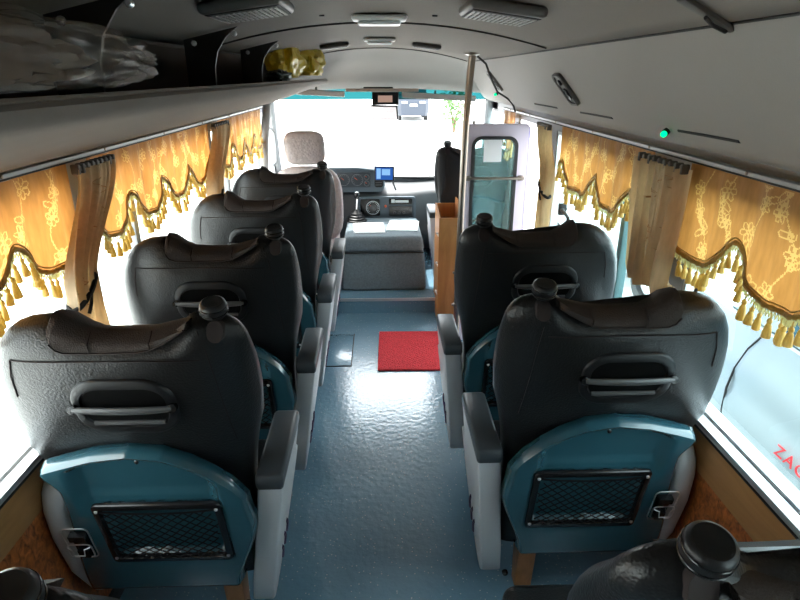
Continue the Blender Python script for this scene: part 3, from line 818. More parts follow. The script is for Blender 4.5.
valance(-1, 3.36, 4.60, peaks(3.98, .31), 'small looking gold valance over the far left window beside the driver\'s seat', 13)
valance(1, .34, 1.675, peaks(1.40, .37), 'large gold floral valance over the near right window, tassels above the silver van', 14)
valance(1, 1.93, 2.98, [2.908, 2.44, 2.09, 1.78, 3.3], 'gold floral valance over the right window beside the folding door', 15)
valance(1, 4.03, 4.40, peaks(4.05, .3), 'scrap of gold valance above the folded white door', 16)

def drape(sg, ytop, ybot, zbot, label, seed, wtop=.22, wtie=.10, wbot=.20, ztie=1.16, ytie=None, hem=False):
    rnd = random.Random(seed)
    root = thing('tied_curtain', label, 'curtain', (sg * .856, ytop, 0), 'brown tied back curtains')
    yt = (ytie if ytie is not None else (ytop + ybot) / 2) - ytop; yb = ybot - ytop
    rows = 26; ztop = 1.452; ph = [rnd.random() * 6 for _ in range(4)]
    def cen(z):
        if z > ztie:
            k = sm(ztop, ztie, z); return yt * k
        return yt + (yb - yt) * sm(ztie, zbot, z)
    def wid(z):
        if z > ztie: return wtop + (wtie - wtop) * sm(ztop - .02, ztie, z)
        return wtie + (wbot - wtie) * sm(ztie, zbot, z)
    def fn(u, v):
        z = ztop + (zbot - ztop) * v; W_ = wid(z); y = cen(z) + (u - .5) * W_
        amp = (.018 if hem else .011) + .012 * (1 - abs((wid(z) - wtie) / max(.01, wtop - wtie))) 
        x = amp * (math.sin(u * 34 + ph[0]) * .8 + .5 * math.sin(u * 61 + ph[1] + z * 3))
        return (-sg * (x + .012 * math.sin(PI * u)), y, z + .010 * math.sin(u * 9 + ph[2]) * v)
    mb = MB().grid(fn, 72, rows)
    # rust coloured embroidery sprigs
    for q in range(7):
        v0 = rnd.uniform(.1, .85); u0 = rnd.uniform(.2, .8); pts = [(u0 + .25 * math.sin(k * .5 + q) * (k / 12), v0 + .10 * k / 12 - .05) for k in range(13)]
        vs = []
        for u, v in pts:
            u = min(.97, max(.03, u)); v = min(.98, max(.02, v)); p = Vector(fn(u, v)) + Vector((-sg * .0015, 0, 0)); vs += [p + Vector((0, .002, .001)), p - Vector((0, .002, .001))]
        mb.add(vs, [[2 * i, 2 * i + 1, 2 * i + 3, 2 * i + 2] for i in range(12)], 1)
    if hem:     # gathered tail hanging below the turned-over hem
        mb.grid(lambda u, v: (sg * .014 - sg * .010 * math.sin(u * 30), yt - .10 + (u - .5) * (.075 + .05 * v), zbot + .03 - .2 * v), 30, 8)
    mb.build('cloth', ['tan', 'rust'], root, ang=80, fix=False)
    # heading pleats
    hp = MB(); hp.box(-.004, .004, -wtop * .47, wtop * .47, ztop - .006, ztop + .006)
    for k in range(9):
        y = (k / 8 - .5) * wtop * .92; hp.box(-.014, .010, y - .006, y + .006, ztop - .014, ztop + .014, bev=.003)
    hp.build('pleat_heading', 'heading', root)
    if hem: return root
    # tie band round the gathered cloth
    a = cen(ztie); W_ = wid(ztie) / 2 + .006
    tb = MB(); tb.tube([(-sg * (.008 + .026 * math.cos(t)), a + W_ * math.sin(t), ztie - .018 + .035 * math.sin(t)) for t in [2 * PI * k / 24 for k in range(24)]], .0075, 7, closed=True)
    tb.tube([(-sg * .035, a - .005, ztie - .02), (-sg * .042, a - .03, ztie - .045), (-sg * .038, a - .045, ztie - .07)], .005, 6)
    tag(tb.build('tieback', 'tie', root), 'black tieback cord')
    return root
drape(-1, 1.79, 1.56, .92, 'brown curtain tied with a black cord above the largest left seat', 21, wtop=.25, wtie=.13, wbot=.22, ztie=1.15, ytie=1.56)
drape(-1, 3.26, 3.10, .85, 'brown curtain bunched on the left pillar two rows behind the driver', 22, wtop=.30, wtie=.16, wbot=.2, ztie=1.14, ytie=3.0)
drape(1, 1.765, 1.72, 1.075, 'wide brown curtain hanging between the two large right valances', 23, wtop=.31, wtie=.215, wbot=.21, ztie=1.10, ytie=1.735, hem=True)
drape(1, 3.12, 3.0, .82, 'narrow brown curtain tied beside the folding door opening', 24, wtop=.22, wtie=.14, wbot=.2, ztie=1.17, ytie=2.98)
# dark knotted cord with loose tails behind the wide right curtain
kn = thing('knotted_cord', 'dark knotted cord with loose tails under the wide right curtain', 'cord', (.890, 1.50, 1.085))
m = MB(); 
for q in range(7):
    rr = random.Random(40 + q); m.tube([(.0, .01, .05 - .012 * q), (-.012 + rr.uniform(-.01, .01), rr.uniform(-.03, .03), .0 + rr.uniform(-.02, .02)), (rr.uniform(-.012, .008), rr.uniform(-.05, .05), -.06 - rr.uniform(0, .03))], .0045, 6)
m.lathe([(.004, -.014), (.016, -.006), (.018, .004), (.010, .016), (.002, .02)], (0, 0, .01), 10); m.build('knot', 'tie', kn)
# rails
for sg, yy, lb in ((-1, (.0, 4.66), 'slim aluminium curtain rail above the left windows'), (1, (.0, 4.42), 'slim aluminium curtain rail above the right windows')):
    r = thing('curtain_rail', lb, 'curtain rail', (sg * .905, 0, 1.47), 'curtain rails')
    MB().box(-.012, .012, yy[0], yy[1], .0, .011, bev=.002).build('rail_track', 'railm', r)
    MB().box(-.006, .006, yy[0], yy[1], -.006, -.0005).build('rail_slot', 'seam', r, smooth=False)
    for k in range(8):
        y = yy[0] + .3 + k * .55
        if y < yy[1]: MB().lathe([(.005, 0), (.005, .003), (.003, .004)], (-sg * .012, y, .006), 8, axis=(-sg, 0, 0)).build('rail_screw', 'steel', r)

# ------------------------------------------------------------------ luggage rack (left)
rk = thing('luggage_rack', 'long grey luggage shelf above the left windows', 'luggage rack', (-.62, 0, 1.6))
prof = [(-.925 + .62, -.105), (-.84 + .62, -.100), (-.70 + .62, -.055), (-.55 + .62, -.005), (-.45 + .62, .028), (-.412 + .62, .040), (-.398 + .62, .052), (-.396 + .62, .064), (-.403 + .62, .070), (-.412 + .62, .066), (-.425 + .62, .048), (-.50 + .62, .035), (-.70 + .62, .012), (-.79 + .62, .0)]
mb = MB(); ye = 4.70
rings = []
for k in range(41):
    y = -1.3 + (ye + 1.3) * k / 40
    rings.append([(x, y, z) for x, z in prof])
# rounded nose
for d, sc in ((.03, .97), (.05, .9), (.06, .75)):
    cx, cz = -.62 + .62 - .02, -.02
    rings.append([(cx + (x - cx) * sc, ye + d, cz + (z - cz) * sc) for x, z in prof])
mb.loft(rings); mb.build('shelf', 'rackm', rk, ang=50)
MB().tube([(.212, -1.3, .0725), (.212, ye, .0725)], .004, 6).build('lip_piping', 'rackm', rk)
for y in (1.12, 1.88, 2.62):
    b_ = MB(); pts = []
    out = [(-.575 + .62, czf(.57) - 1.6 - .014), (-.415 + .62, czf(.41) - 1.6 - .014), (-.450 + .62, .205), (-.480 + .62, .165), (-.492 + .62, .12), (-.495 + .62, .0415), (-.575 + .62, .032)]
    b_.prism(out, y - .004, y + .004, axis='y'); bo = b_.build('bracket', 'bracket', rk, smooth=False)
    for x in (-.545, -.425):
        b_ = MB(); b_.lathe([(.008, 0), (.008, .004), (.004, .007)], (x + .62, y - .004, czf(x) - 1.6 - .030), 10, axis=(0, -1, 0))
        b_.build('bracket_screw', 'chrome', bo)
def blob(mb, c, r, seed, amp=.12, nu=40, nv=24, fr=3.0, flat=None, mi=0):
    from mathutils import noise
    off = Vector((seed * 3.1, seed * 1.7, seed)); rings = []
    for j in range(nv + 1):
        th = PI * j / nv; ring = []
        for i in range(nu):
            a = 2 * PI * i / nu; d = Vector((math.sin(th) * math.cos(a), math.sin(th) * math.sin(a), -math.cos(th)))
            k = 1 + amp * (abs(noise.noise(d * fr + off)) * 2 - .5) + amp * .5 * noise.noise(d * fr * 2.7 + off)
            p = Vector((d.x * r[0] * k, d.y * r[1] * k, d.z * r[2] * k))
            if flat is not None: p.z = max(p.z, -flat)
            ring.append(p + Vector(c))
        rings.append(ring)
    mb.loft(rings)
bg_ = thing('plastic_bag', 'big clear plastic bag lying on the luggage rack, top left corner', 'bag', (-.436, .80, 1.675))
m = MB(); blob(m, (0, 0, .048), (.040, .40, .050), 3, .20, 80, 50, 2.6, flat=.042); m.build('bag_film', 'bagc', bg_, ang=25)
m = MB(); blob(m, (-.003, -.10, .045), (.024, .22, .042), 8, .30, 40, 24, 3, flat=.038); m.build('bag_contents', 'bundle', bg_)
by = thing('plastic_bag', 'yellow plastic bag knotted into two lobes at the front end of the rack', 'bag', (-.50, 3.36, 1.655))
m = MB(); blob(m, (.062, .46, .110), (.100, .20, .110), 5, .22, 56, 36, 1.7, flat=.068); blob(m, (.0, -.06, .100), (.092, .19, .102), 6, .22, 56, 36, 1.7, flat=.068); m.build('bag_film', 'bagy', by, ang=30)
dk = thing('dark_bundle', 'small dark green bundle on the rack in front of the yellow bag', 'bundle', (-.475, 2.93, 1.655))
m = MB(); blob(m, (0, 0, .038), (.055, .09, .03), 9, .25, 30, 18, 3, flat=.028); m.build('wrapped_cloth', 'darkgreen', dk)

# ------------------------------------------------------------------ ceiling fixtures
def ceil_vent(x, y, label):
    t = thing('air_vent', label, 'air vent', (x, y, czf(x) - .012), 'ceiling air vents')
    sl = math.atan(-.46 * x)
    t.rotation_euler = (0, -math.atan(-.46 * x), 0)
    MB().box(-.088, .088, -.11, .11, -.026, -.002, bev=.010, seg=3).build('housing', 'ventp', t)
    g = MB()
    for k in range(13): g.box(-.074 + k * .0116, -.074 + k * .0116 + .0055, -.080, .095, -.030, -.0265)
    for k in range(4): g.box(-.074, .0708, -.08 + k * .057, -.076 + k * .057, -.0295, -.0266)
    g.build('grille', 'grill', t, smooth=False)
    MB().box(-.079, .079, -.088, .101, -.0275, -.0262).build('grille_backing', 'seam', t, smooth=False)
ceil_vent(-.292, 1.45, 'dark grey slatted air vent on the ceiling, left of the centre lamp')
ceil_vent(.290, 1.52, 'dark grey slatted air vent on the ceiling, right of the centre lamp')
def ceil_lamp(y, w_, d_, label):
    t = thing('ceiling_lamp', label, 'ceiling lamp', (0, y, czf(0) - .012), 'ceiling lamps')
    MB().box(-w_ / 2, w_ / 2, -d_ / 2, d_ / 2, -.018, -.002, bev=.008, seg=3).build('lamp_base', 'white', t)
    MB().box(-w_ / 2 * .78, w_ / 2 * .78, -d_ / 2 * .8, d_ / 2 * .8, -.030, -.0185, bev=.008, seg=3).build('lens', 'lens', t)
ceil_lamp(1.98, .17, .10, 'larger oval white lamp in the middle of the ceiling')
ceil_lamp(3.16, .16, .09, 'smaller pale lamp on the ceiling towards the windscreen')
for x, lb in ((-.245, 'small grey louvre on the front ceiling left of the pale lamp'), (.255, 'small grey louvre on the front ceiling right of the pale lamp')):
    t = thing('louvre', lb, 'air vent', (x, 3.42, czf(x) - .012), 'front ceiling louvres'); t.rotation_euler = (0, math.atan(.46 * x), 0)
    MB().box(-.078, .078, -.05, .05, -.022, -.002, bev=.006).build('louvre_housing', 'ventp', t)
    g = MB()
    for k in range(3): g.box(-.07, .07, -.035 + k * .026, -.022 + k * .026, -.0255, -.0225)
    g.build('slats', 'bar', t, smooth=False)
# grab strap bracket at upper right
t = thing('ceiling_clip', 'grey ceiling joint clip near the top right corner', 'clip', (.562, 1.075, czf(.562) - .014)); t.rotation_euler = (0, .20, .62)
MB().box(-.10, .10, -.009, .009, -.009, 0, bev=.003).build('clip_bar', 'ventp', t)
MB().tube([(-.02, -.005, -.013), (.02, .0, -.015), (.075, .002, -.012)], .0035, 6).build('clip_wire', 'seam', t)

# speakers on the right duct
def duct_frame(y, zc):
    # position on the duct flank; its normal points inwards and down
    x = .72 + (1.68 - zc) * .842; nrm = Vector((-.765, 0, -.645)); return Vector((x, y, zc)) + nrm * .012, nrm
for y, zc, lb in ((2.40, 1.655, 'dark oblong speaker on the right duct above the gold valance'), (3.85, 1.672, 'small dark speaker on the right duct near the chrome pole')):
    p, nrm = duct_frame(y, zc); t = thing('speaker', lb, 'speaker', p, 'duct speakers')
    t.rotation_euler = Vector(nrm).to_track_quat('Z', 'Y').to_euler()
    def loc(): pass
    pts = rrect(.105, .15, .025, 5)
    m = MB(); m.loft([[(a, b_, -.006) for a, b_ in pts], [(a, b_, .006) for a, b_ in pts], [(a * .92, b_ * .96, .010) for a, b_ in pts], [(a * .74, b_ * .84, .008) for a, b_ in pts]], cap=False); m.loft([[(a * .76, b_ * .86, .002) for a, b_ in pts], [(a * .74, b_ * .84, .003) for a, b_ in pts]])
    m.build('speaker_frame', 'ventp', t)
    m = MB(); m.lathe([(.027, .004), (.026, .010), (.018, .006), (.010, .003), (.009, .008), (.002, .011)], (0, -.018, 0), 20, axis=(0, 0, 1)); m.build('speaker_cone', 'blackp', t)
    m = MB(); m.lathe([(.013, .003), (.013, .010), (.008, .012)], (0, .036, 0), 16, axis=(0, 0, 1)); m.build('tweeter', 'blackp', t)
for y, zc, lb in ((1.685, 1.557, 'bright green indicator lamp on the right duct above the wide brown curtain'), (4.12, 1.590, 'tiny green indicator lamp on the right duct near the pole')):
    p, nrm = duct_frame(y, zc); t = thing('indicator_lamp', lb, 'indicator lamp', p, 'green indicator lamps'); t.rotation_euler = Vector((-.6, -.55, -.3)).to_track_quat('Z', 'Y').to_euler()
    m = MB().lathe([(.010, -.012), (.0105, .010), (.009, .013)], (0, 0, 0), 16); m.build('lamp_socket', 'blackg', t)
    m = MB().lathe([(.0085, .012), (.0085, .020), (.006, .024), (.001, .025)], (0, 0, 0), 16); m.build('lens', 'led', t)

# ------------------------------------------------------------------ pole, cable, box, door
t = thing('grab_pole', 'tall chrome grab pole between ceiling and floor beside the wooden box', 'pole', (.486, 3.50, 0))
pts = [(.0, 0, .002), (.0, 0, .3), (.003, 0, .8), (.010, 0, 1.3), (.015, -.01, 1.55), (.022, -.03, 1.72), (.026, -.06, czf(.51) - .012)]
sp = []
for k in range(41):
    u = k / 40 * (len(pts) - 1); i = min(int(u), len(pts) - 2); fr_ = u - i
    P0, P1, P2, P3 = [Vector(pts[min(max(q, 0), len(pts) - 1)]) for q in (i - 1, i, i + 1, i + 2)]
    sp.append(.5 * ((2 * P1) + (P2 - P0) * fr_ + (2 * P0 - 5 * P1 + 4 * P2 - P3) * fr_ ** 2 + (3 * P1 - P0 - 3 * P2 + P3) * fr_ ** 3))
MB().tube(sp, .0205, 16).build('pole_tube', 'steel', t)
m = MB()
m.lathe([(.045, 0), (.045, -.006), (.03, -.012), (.02, -.014)], (.026, -.062, czf(.51) - .012), 20); m.build('ceiling_flange', 'steel', t)
m = MB().lathe([(.04, .001), (.04, .008), (.02, .014)], (0, 0, 0), 20); m.build('floor_flange', 'steel', t)
for z in (.30, .52):
    m = MB(); m.lathe([(.022, -.012), (.025, -.010), (.025, .010), (.022, .012)], (.001, 0, z), 16); m.box(-.035, -.018, -.01, .01, z - .006, z + .006, bev=.002); m.build('clamp', 'steel', t)
cab = MB(); cab.tube(resample([(.545, 3.47, 1.795), (.60, 3.52, 1.76), (.652, 3.62, 1.68), (.73, 3.80, 1.60), (.80, 3.85, 1.565), (.84, 3.87, 1.535), (.86, 3.88, 1.50), (.868, 3.88, 1.478)], 24), .006, 8)
tag(cab.build('cable_conduit', 'seam'), 'thin dark cable running from the pole top down the duct', 'cable')

bx = thing('wooden_box', 'tall narrow orange plywood box with open top beside the step', 'box', (.478, 4.08, 0))
m = MB(); X0, X1, Y0, Y1, T = -.078, .078, -.145, .17, .010
m.prism([(Y0, .001), (Y1, .001), (Y1, .815), (Y0, .775)], X0, X0 + T); m.build('side_board', 'ply', bx, smooth=False)
m = MB(); m.prism([(Y0, .001), (Y1, .001), (Y1, .86), (Y0, .86)], X1 - T, X1); m.build('side_board', 'ply', bx, smooth=False)
m = MB(); m.box(X0 + T, X1 - T, Y0, Y0 + T, .001, .773); m.build('end_board', 'ply', bx, smooth=False)
m = MB(); m.box(X0 + T, X1 - T, Y1 - T, Y1, .001, .815); m.build('end_board', 'ply', bx, smooth=False)
m = MB(); m.box(X0 + T, X1 - T, Y0 + T, Y1 - T, .10, .112); m.build('bottom_board', 'ply', bx, smooth=False)
for z in (.64, .42, .20):
    m = MB(); m.box(X0 - .004, X0, Y0 + .02, Y0 + .11, z - .006, z + .006, bev=.001); m.lathe([(.008, 0), (.008, .012), (.004, .014)], (X0 - .003, Y0 + .03, z + .018), 10, axis=(-1, 0, 0)); m.build('latch', 'chrome', bx)

# folding entrance door, pushed open and seen face on
dr = thing('door_1', 'white folding entrance door with a tall rounded window, standing open', 'door', (.70, 3.62, 0), kind='structure')
W2 = .197; zt, zb = 1.425, -.27
def dring(pts, y): return [(a, y, b_) for a, b_ in pts]
wp = rrect(.285, 1.02, .06, 6, -.005, .845)
outer = rrect(W2 * 2, zt - zb, .012, 6, 0, (zt + zb) / 2)
m = MB()
for y0_, y1_ in ((-.022, .022),):
    m.loft([dring(wp, y0_), dring(outer, y0_), dring(outer, y1_), dring(wp, y1_)], cap=False, closed_v=True)
m.build('door_leaf', 'door', dr, ang=40)
wi = rrect(.285, 1.02, .06, 6, -.005, .845); wi2 = rrect(.245, .98, .045, 6, -.005, .845)
m = MB(); m.loft([dring(wi, -.030), dring(wi2, -.030), dring(wi2, .030), dring(wi, .030)], cap=False, closed_v=True); m.build('window_gasket', 'rubber', dr, ang=40)
m = MB(); m.loft([dring(wi2, -.004), dring(wi2, .004)]); m.build('pane', 'glassd', dr, smooth=False)
m = MB(); m.tube([(-.19, -.045, 1.105), (.18, -.045, 1.105)], .009, 10); m.box(-.185, -.150, -.045, -.0225, 1.090, 1.120, bev=.003); m.box(.145, .180, -.045, -.0225, 1.090, 1.120, bev=.003); m.build('grab_bar', 'steel', dr)
m = MB().box(-.207, -.1975, -.02, .02, zb, zt, bev=.002); m.build('edge_seal', 'rubber', dr)
m = MB(); m.box(.20, .222, .03, .40, zb, zt - .02, bev=.004); m.build('second_leaf', 'dooredge', dr)
m = MB(); m.box(-.145, -.13, -.01, .01, zt + .001, zt + .018, bev=.002); m.tube([(.14, 0, zt), (.14, 0, zt + .05)], .006, 8); m.build('pivot', 'steel', dr)
nt2 = thing('paper_notice', 'white paper sheet stuck to the folding door window', 'notice', (.70, 3.612, 1.285))
MB().box(-.035 - .035, .040, -.003, -.0015, -.085, .085).build('sheet', 'paper', nt2, smooth=False)
# rubber guarded handle bracket at the opening
t = thing('coat_hook', 'dark hook on the pillar beside the folding door opening', 'hook', (.925, 2.80, 1.06))
m = MB(); m.tube([(.02, .10, 0), (-.01, .08, 0), (-.015, .0, 0), (-.015, -.05, -.01), (-.012, -.06, -.08), (-.012, -.06, -.18)], .009, 8); m.box(-.02, .02, .085, .11, -.03, .03, bev=.005); m.build('hook_bar', 'rubber', t)

# ------------------------------------------------------------------ floor items
m = MB(); 
rr = random.Random(2)
def matf(u, v): return (-.035 + .46 * u + .01 * v, 3.165 + .56 * v - .01 * u, .012 + .0025 * math.sin(u * 90) * math.sin(v * 110))
m.grid(matf, 60, 70)
m.box(-.036, .436, 3.160, 3.735, .001, .0095, bev=.003, xf=lambda c_: Vector((c_.x + .01 * (c_.y - 3.16) / .56, c_.y - .01 * (c_.x + .036) / .46, c_.z)))
tag(m.build('floor_mat', 'mat'), 'red coir-like rubber floor mat in the aisle before the step', 'mat')
h = thing('floor_hatch', 'flush floor hatch with a thin dark edge, left of the red mat', 'hatch', (-.32, 3.47, 0.0005))
MB().box(-.14, .115, -.235, .235, 0, .003, bev=.001).build('hatch_plate', 'floor', h)
g = MB(); g.box(-.14, .121, -.241, -.236, 0, .0038); g.box(.1155, .121, -.236, .241, 0, .0038); g.build('hatch_edge', 'seam', h, smooth=False)

ec = thing('engine_cover', 'grey carpeted engine cover between the front seats above the step', 'engine cover', (.01, 4.25, .122))
m = MB(); m.box(-.335, .335, 0, .74, 0, .30, bev=.03, seg=4, xf=lambda c_: Vector((c_.x * (1 - .05 * c_.z / .3), c_.y + .05 * c_.z / .3 * (1 - c_.y / .74), c_.z))); m.build('cover_body', 'carpet', ec, ang=60)
m = MB(); m.box(-.318, .318, .035, .745, .302, .415, bev=.035, seg=4, xf=lambda c_: Vector((c_.x * (1 - .04 * (c_.z - .3) / .1), c_.y + .05 * (c_.z - .3) / .11 * (1 - c_.y / .74), c_.z - .0 * c_.y))); m.build('cover_lid', 'carpet', ec, ang=60)
MB().tube([(-.31, .034, .301), (.31, .034, .301)], .005, 6).build('lid_seam', 'seam', ec)
for i, (x, y, z, rz, lb) in enumerate(((-.105, 4.60, .5385, .06, 'white paper sheet lying on the left half of the engine cover'), (.175, 4.66, .5385, -.10, 'white paper sheet lying on the right half of the engine cover'))):
    p = MB().grid(lambda u, v: (-.125 + .25 * u, -.16 + .32 * v, .001 + .006 * (u ** 4) * v + .004 * math.sin(u * 5) * v * v), 10, 10).build('paper_sheet', 'paper', solid=.0012)
    p.location = (x, y, z + .002 + .0 * i); p.rotation_euler = (0, 0, rz); tag(p, lb, 'paper', 'papers on the engine cover')
gl = thing('gear_lever', 'gear lever with round knob and pleated boot beside the dials', 'gear lever', (-.215, 4.86, .538))
m = MB().lathe([(.088, .0), (.088, .010), (.074, .018), (.077, .028), (.060, .036), (.063, .048), (.048, .056), (.050, .068), (.034, .080), (.013, .100)], (0, 0, 0), 24); m.build('boot', 'blackp', gl, ang=30)
m = MB().tube([(0, 0, .07), (.004, -.01, .13), (.01, -.03, .20)], .0065, 8); m.build('stick', 'chrome', gl)
m = MB().lathe([(.008, -.03), (.020, -.020), (.025, 0), (.021, .018), (.012, .026), (.002, .028)], (.011, -.034, .225), 20); m.build('knob', 'blackg', gl)
MB().lathe([(.016, 0), (.013, .004), (.002, .006)], (.011, -.034, .249), 16).build('knob_cap', 'tick', gl)

# ------------------------------------------------------------------ dashboard
db = thing('dashboard', 'dark grey dashboard with instrument hood under the windscreen', 'dashboard', (0, 5.05, 0))
pr = [(.40, .125), (.06, .30), (-.02, .46), (-.03, .56), (0, .705), (.03, .735), (.10, .75), (.40, .765)]
rings = []
for k in range(25):
    x = -.93 + 1.86 * k / 24
    rise = .03 * sm(.2, .8, x); back = .07 * sm(.22, .5, x)
    rings.append([(x, y + back * (y < .3) * (z > .2), z + rise * (z > .5)) for y, z in pr])
MB().loft(rings).build('dashboard_body', 'dash', db, ang=50)
# instrument hood
m = MB(); hp = []
hood = [(-.62, .752), (-.62, .90), (-.58, .945), (-.45, .968), (-.20, .968), (-.06, .950), (.0, .92), (.028, .875), (.032, .81), (.018, .77), (-.01, .752)]
m.prism([(x, z) for x, z in hood], -.045, .26, axis='y', bev=.018, seg=3); ho = m.build('instrument_hood', 'dashl', db, ang=45)
m = MB(); m.prism(rrect(.285, .125, .012, 4, -.235, .862), -.052, -.0455, axis='y'); cp = m.build('cluster_panel', 'dial', ho, smooth=False)
def dial(cx, cz, r, parent, y=-.0535, ticks=12):
    m = MB(); m.tube([(cx + r * math.cos(a), y, cz + r * math.sin(a)) for a in [2 * PI * k / 28 for k in range(28)]], .0022, 5, closed=True)
    for k in range(ticks):
        a = math.radians(225 - 270 * k / (ticks - 1)); m.tube([(cx + r * .72 * math.cos(a), y, cz + r * .72 * math.sin(a)), (cx + r * .9 * math.cos(a), y, cz + r * .9 * math.sin(a))], .0018, 4)
    m.build('dial_marks', 'dimtick' if r < .05 else 'tick', parent)
    m = MB(); m.tube([(cx, y - .001, cz), (cx - r * .5, y - .001, cz + r * .4)], .002, 4); m.build('needle', 'redm', parent)
dial(-.32, .862, .048, cp); dial(-.205, .862, .048, cp); dial(-.125, .885, .022, cp, ticks=6); dial(-.125, .832, .022, cp, ticks=6)
m = MB(); m.prism(rrect(.072, .112, .02, 5, -.022, .855), -.056, -.0455, axis='y'); vo = m.build('air_outlet', 'blackp', ho, ang=30)
m = MB()
for k in range(5): m.box(-.05, .006, -.0605, -.0565, .815 + k * .02, .822 + k * .02)
m.build('outlet_slats', 'bar', vo, smooth=False)
# centre console bezel: round dial, radio, switches
m = MB(); o1 = rrect(.50, .20, .03, 5, .05, .615); i1 = rrect(.47, .17, .02, 5, .05, .615)
m.loft([[(a, -.020, b_) for a, b_ in o1], [(a, -.050, b_) for a, b_ in o1], [(a, -.052, b_) for a, b_ in i1], [(a, -.036, b_) for a, b_ in i1]], cap=True)
cs = m.build('console_bezel', 'dashl', db, ang=40)
m = MB(); m.prism(rrect(.17, .145, .01, 3, -.10, .62), -.044, -.0365, axis='y'); dp = m.build('gauge_panel', 'blackg', cs, smooth=False)
dial(-.075, .618, .058, dp, y=-.0455, ticks=16); 
m = MB(); m.lathe([(.03, 0), (.026, .006), (.01, .008)], (-.075, -.0445, .618), 20, axis=(0, -1, 0)); m.build('gauge_hub', 'bar', dp)
m = MB(); m.prism(rrect(.20, .052, .006, 3, .165, .672), -.048, -.0365, axis='y'); ra = m.build('radio', 'blackg', cs, smooth=False)
m = MB(); m.box(.085, .115, -.0515, -.0485, .662, .692, bev=.002); m.box(.12, .235, -.050, -.0485, .664, .684); m.build('radio_keys', 'tick', ra)
m = MB(); m.prism(rrect(.20, .085, .006, 3, .165, .588), -.046, -.0365, axis='y'); hp_ = m.build('heater_panel', 'blackg', cs, smooth=False)
m = MB()
for x in (.115, .155, .195): m.lathe([(.012, 0), (.010, .012), (.002, .014)], (x, -.0465, .575), 14, axis=(0, -1, 0))
m.box(.09, .24, -.048, -.0465, .610, .616); m.build('heater_knobs', 'bar', hp_)
m = MB(); m.lathe([(.012, 0), (.010, .010), (.002, .012)], (.035, -.037, .63), 12, axis=(0, -1, 0)); m.build('hazard_switch', 'redm', cs)
# steering wheel
swt = thing('steering_wheel', 'black steering wheel mostly hidden behind the driver\'s seat', 'steering wheel', (-.52, 4.84, .79)); swt.rotation_euler = (math.radians(38), 0, 0)
MB().tube([(.185 * math.cos(a), .185 * math.sin(a), 0) for a in [2 * PI * k / 40 for k in range(40)]], .013, 10, closed=True).build('wheel_rim', 'blackp', swt)
m = MB(); m.lathe([(.05, -.03), (.055, 0), (.04, .012), (.002, .015)], (0, 0, -.02), 20)
m.build('wheel_hub', 'blackp', swt)
m = MB()
for a in (.2, PI - .2, -PI / 2): m.tube([(.04 * math.cos(a), .04 * math.sin(a), -.02), (.183 * math.cos(a), .183 * math.sin(a), 0)], .010, 8)
m.tube([(0, 0, -.03), (0, .0, -.13)], .02, 10)
m.build('wheel_spokes', 'blackp', swt)
# satnav on the dash
sv = thing('satnav', 'small tablet-like screen glowing blue on top of the dashboard', 'screen', (.025, 4.93, .80)); sv.rotation_euler = (math.radians(-10), 0, math.radians(-6))
MB().box(-.085, .085, -.010, .010, .06, .185, bev=.008, seg=3).build('casing', 'blackp', sv)
s_ = MB().box(-.072, .072, -.0125, -.0105, .072, .172).build('display', 'screen', sv, smooth=False)
m = MB(); m.box(-.02, .05, -.0135, -.0126, .11, .16); m.box(-.065, -.03, -.0135, -.0126, .08, .165); m.build('map_block', 'screenl', s_, smooth=False)
MB().tube([(.06, .012, .10), (.075, .03, .04), (.085, .17, -.010)], .008, 8).build('mount_arm', 'bar', sv)
# windscreen top: strip, display box, mirror, visors
t = thing('header_strip', 'beige strip fixed under the header above the mirror', 'strip', (0, 4.80, 1.588)); MB().box(-.27, .30, -.012, .012, -.010, .014, bev=.003).build('strip_bar', 'board', t)
MB().box(-.13, .10, -.01, .02, .0145, .026, bev=.003).build('strip_mount', 'seam', t)
t = thing('display_box', 'small black box with lit beige display above the mirror', 'display', (.04, 4.83, 1.52))
MB().box(-.105, .105, -.02, .03, -.04, .056, bev=.006).build('casing', 'blackp', t)
d_ = MB().box(-.058, .055, -.0225, -.0205, -.02, .03).build('display', 'disp', t, smooth=False)
t = thing('rear_view_mirror', 'rear view mirror hanging below the display box', 'mirror', (.03, 4.79, 1.425)); t.rotation_euler = (math.radians(14), 0, math.radians(-22))
MB().box(-.115, .115, -.008, .014, -.055, .055, bev=.007, seg=3).build('mirror_shell', 'blackp', t)
MB().box(-.107, .107, -.0105, -.0085, -.047, .047).build('mirror_glass', 'mirror', t, smooth=False)
MB().tube([(0, .012, .03), (.005, .02, .0), (0, .04, .045)], .005, 8).build('mirror_stem', 'seam', t)
for x0, x1, z, lb in ((-.66, -.28, 1.575, 'pale sun visor folded up above the driver'), (.17, .76, 1.545, 'long grey sun visor folded up over the passenger side')):
    t = thing('sun_visor', lb, 'sun visor', ((x0 + x1) / 2, 4.84, z), 'sun visors'); W_ = (x1 - x0) / 2
    MB().box(-W_, W_, -.006, .006, -.028, .016, bev=.005, xf=lambda c_: Vector((c_.x, c_.y + .35 * c_.z, c_.z - .05 * c_.x))).build('visor_board', 'visor', t)
    MB().tube([(-.03, 0, .016), (-.03, 0, .04)], .008, 8).build('visor_hinge', 'seam', t)
# driver-side grab handle on the left front pillar
t = thing('grab_rail', 'grey curved grab handle on the left front pillar beside the driver', 'rail', (-.90, 4.98, 1.15))
MB().tube(resample([(0, -.09, .15), (.04, -.09, .12), (.045, -.09, -.0), (.04, -.09, -.12), (0, -.09, -.15)], 20), .010, 8).build('handle_tube', 'pillar', t)
t = thing('partition_post', 'grey upright post in front of the far left valance', 'post', (-.895, 4.74, .122))
MB().tube([(0, -.42, 0), (0, -.30, .70), (.0, -.12, 1.10), (.0, .10, 1.355)], .034, 12).build('post_tube', 'postm', t)

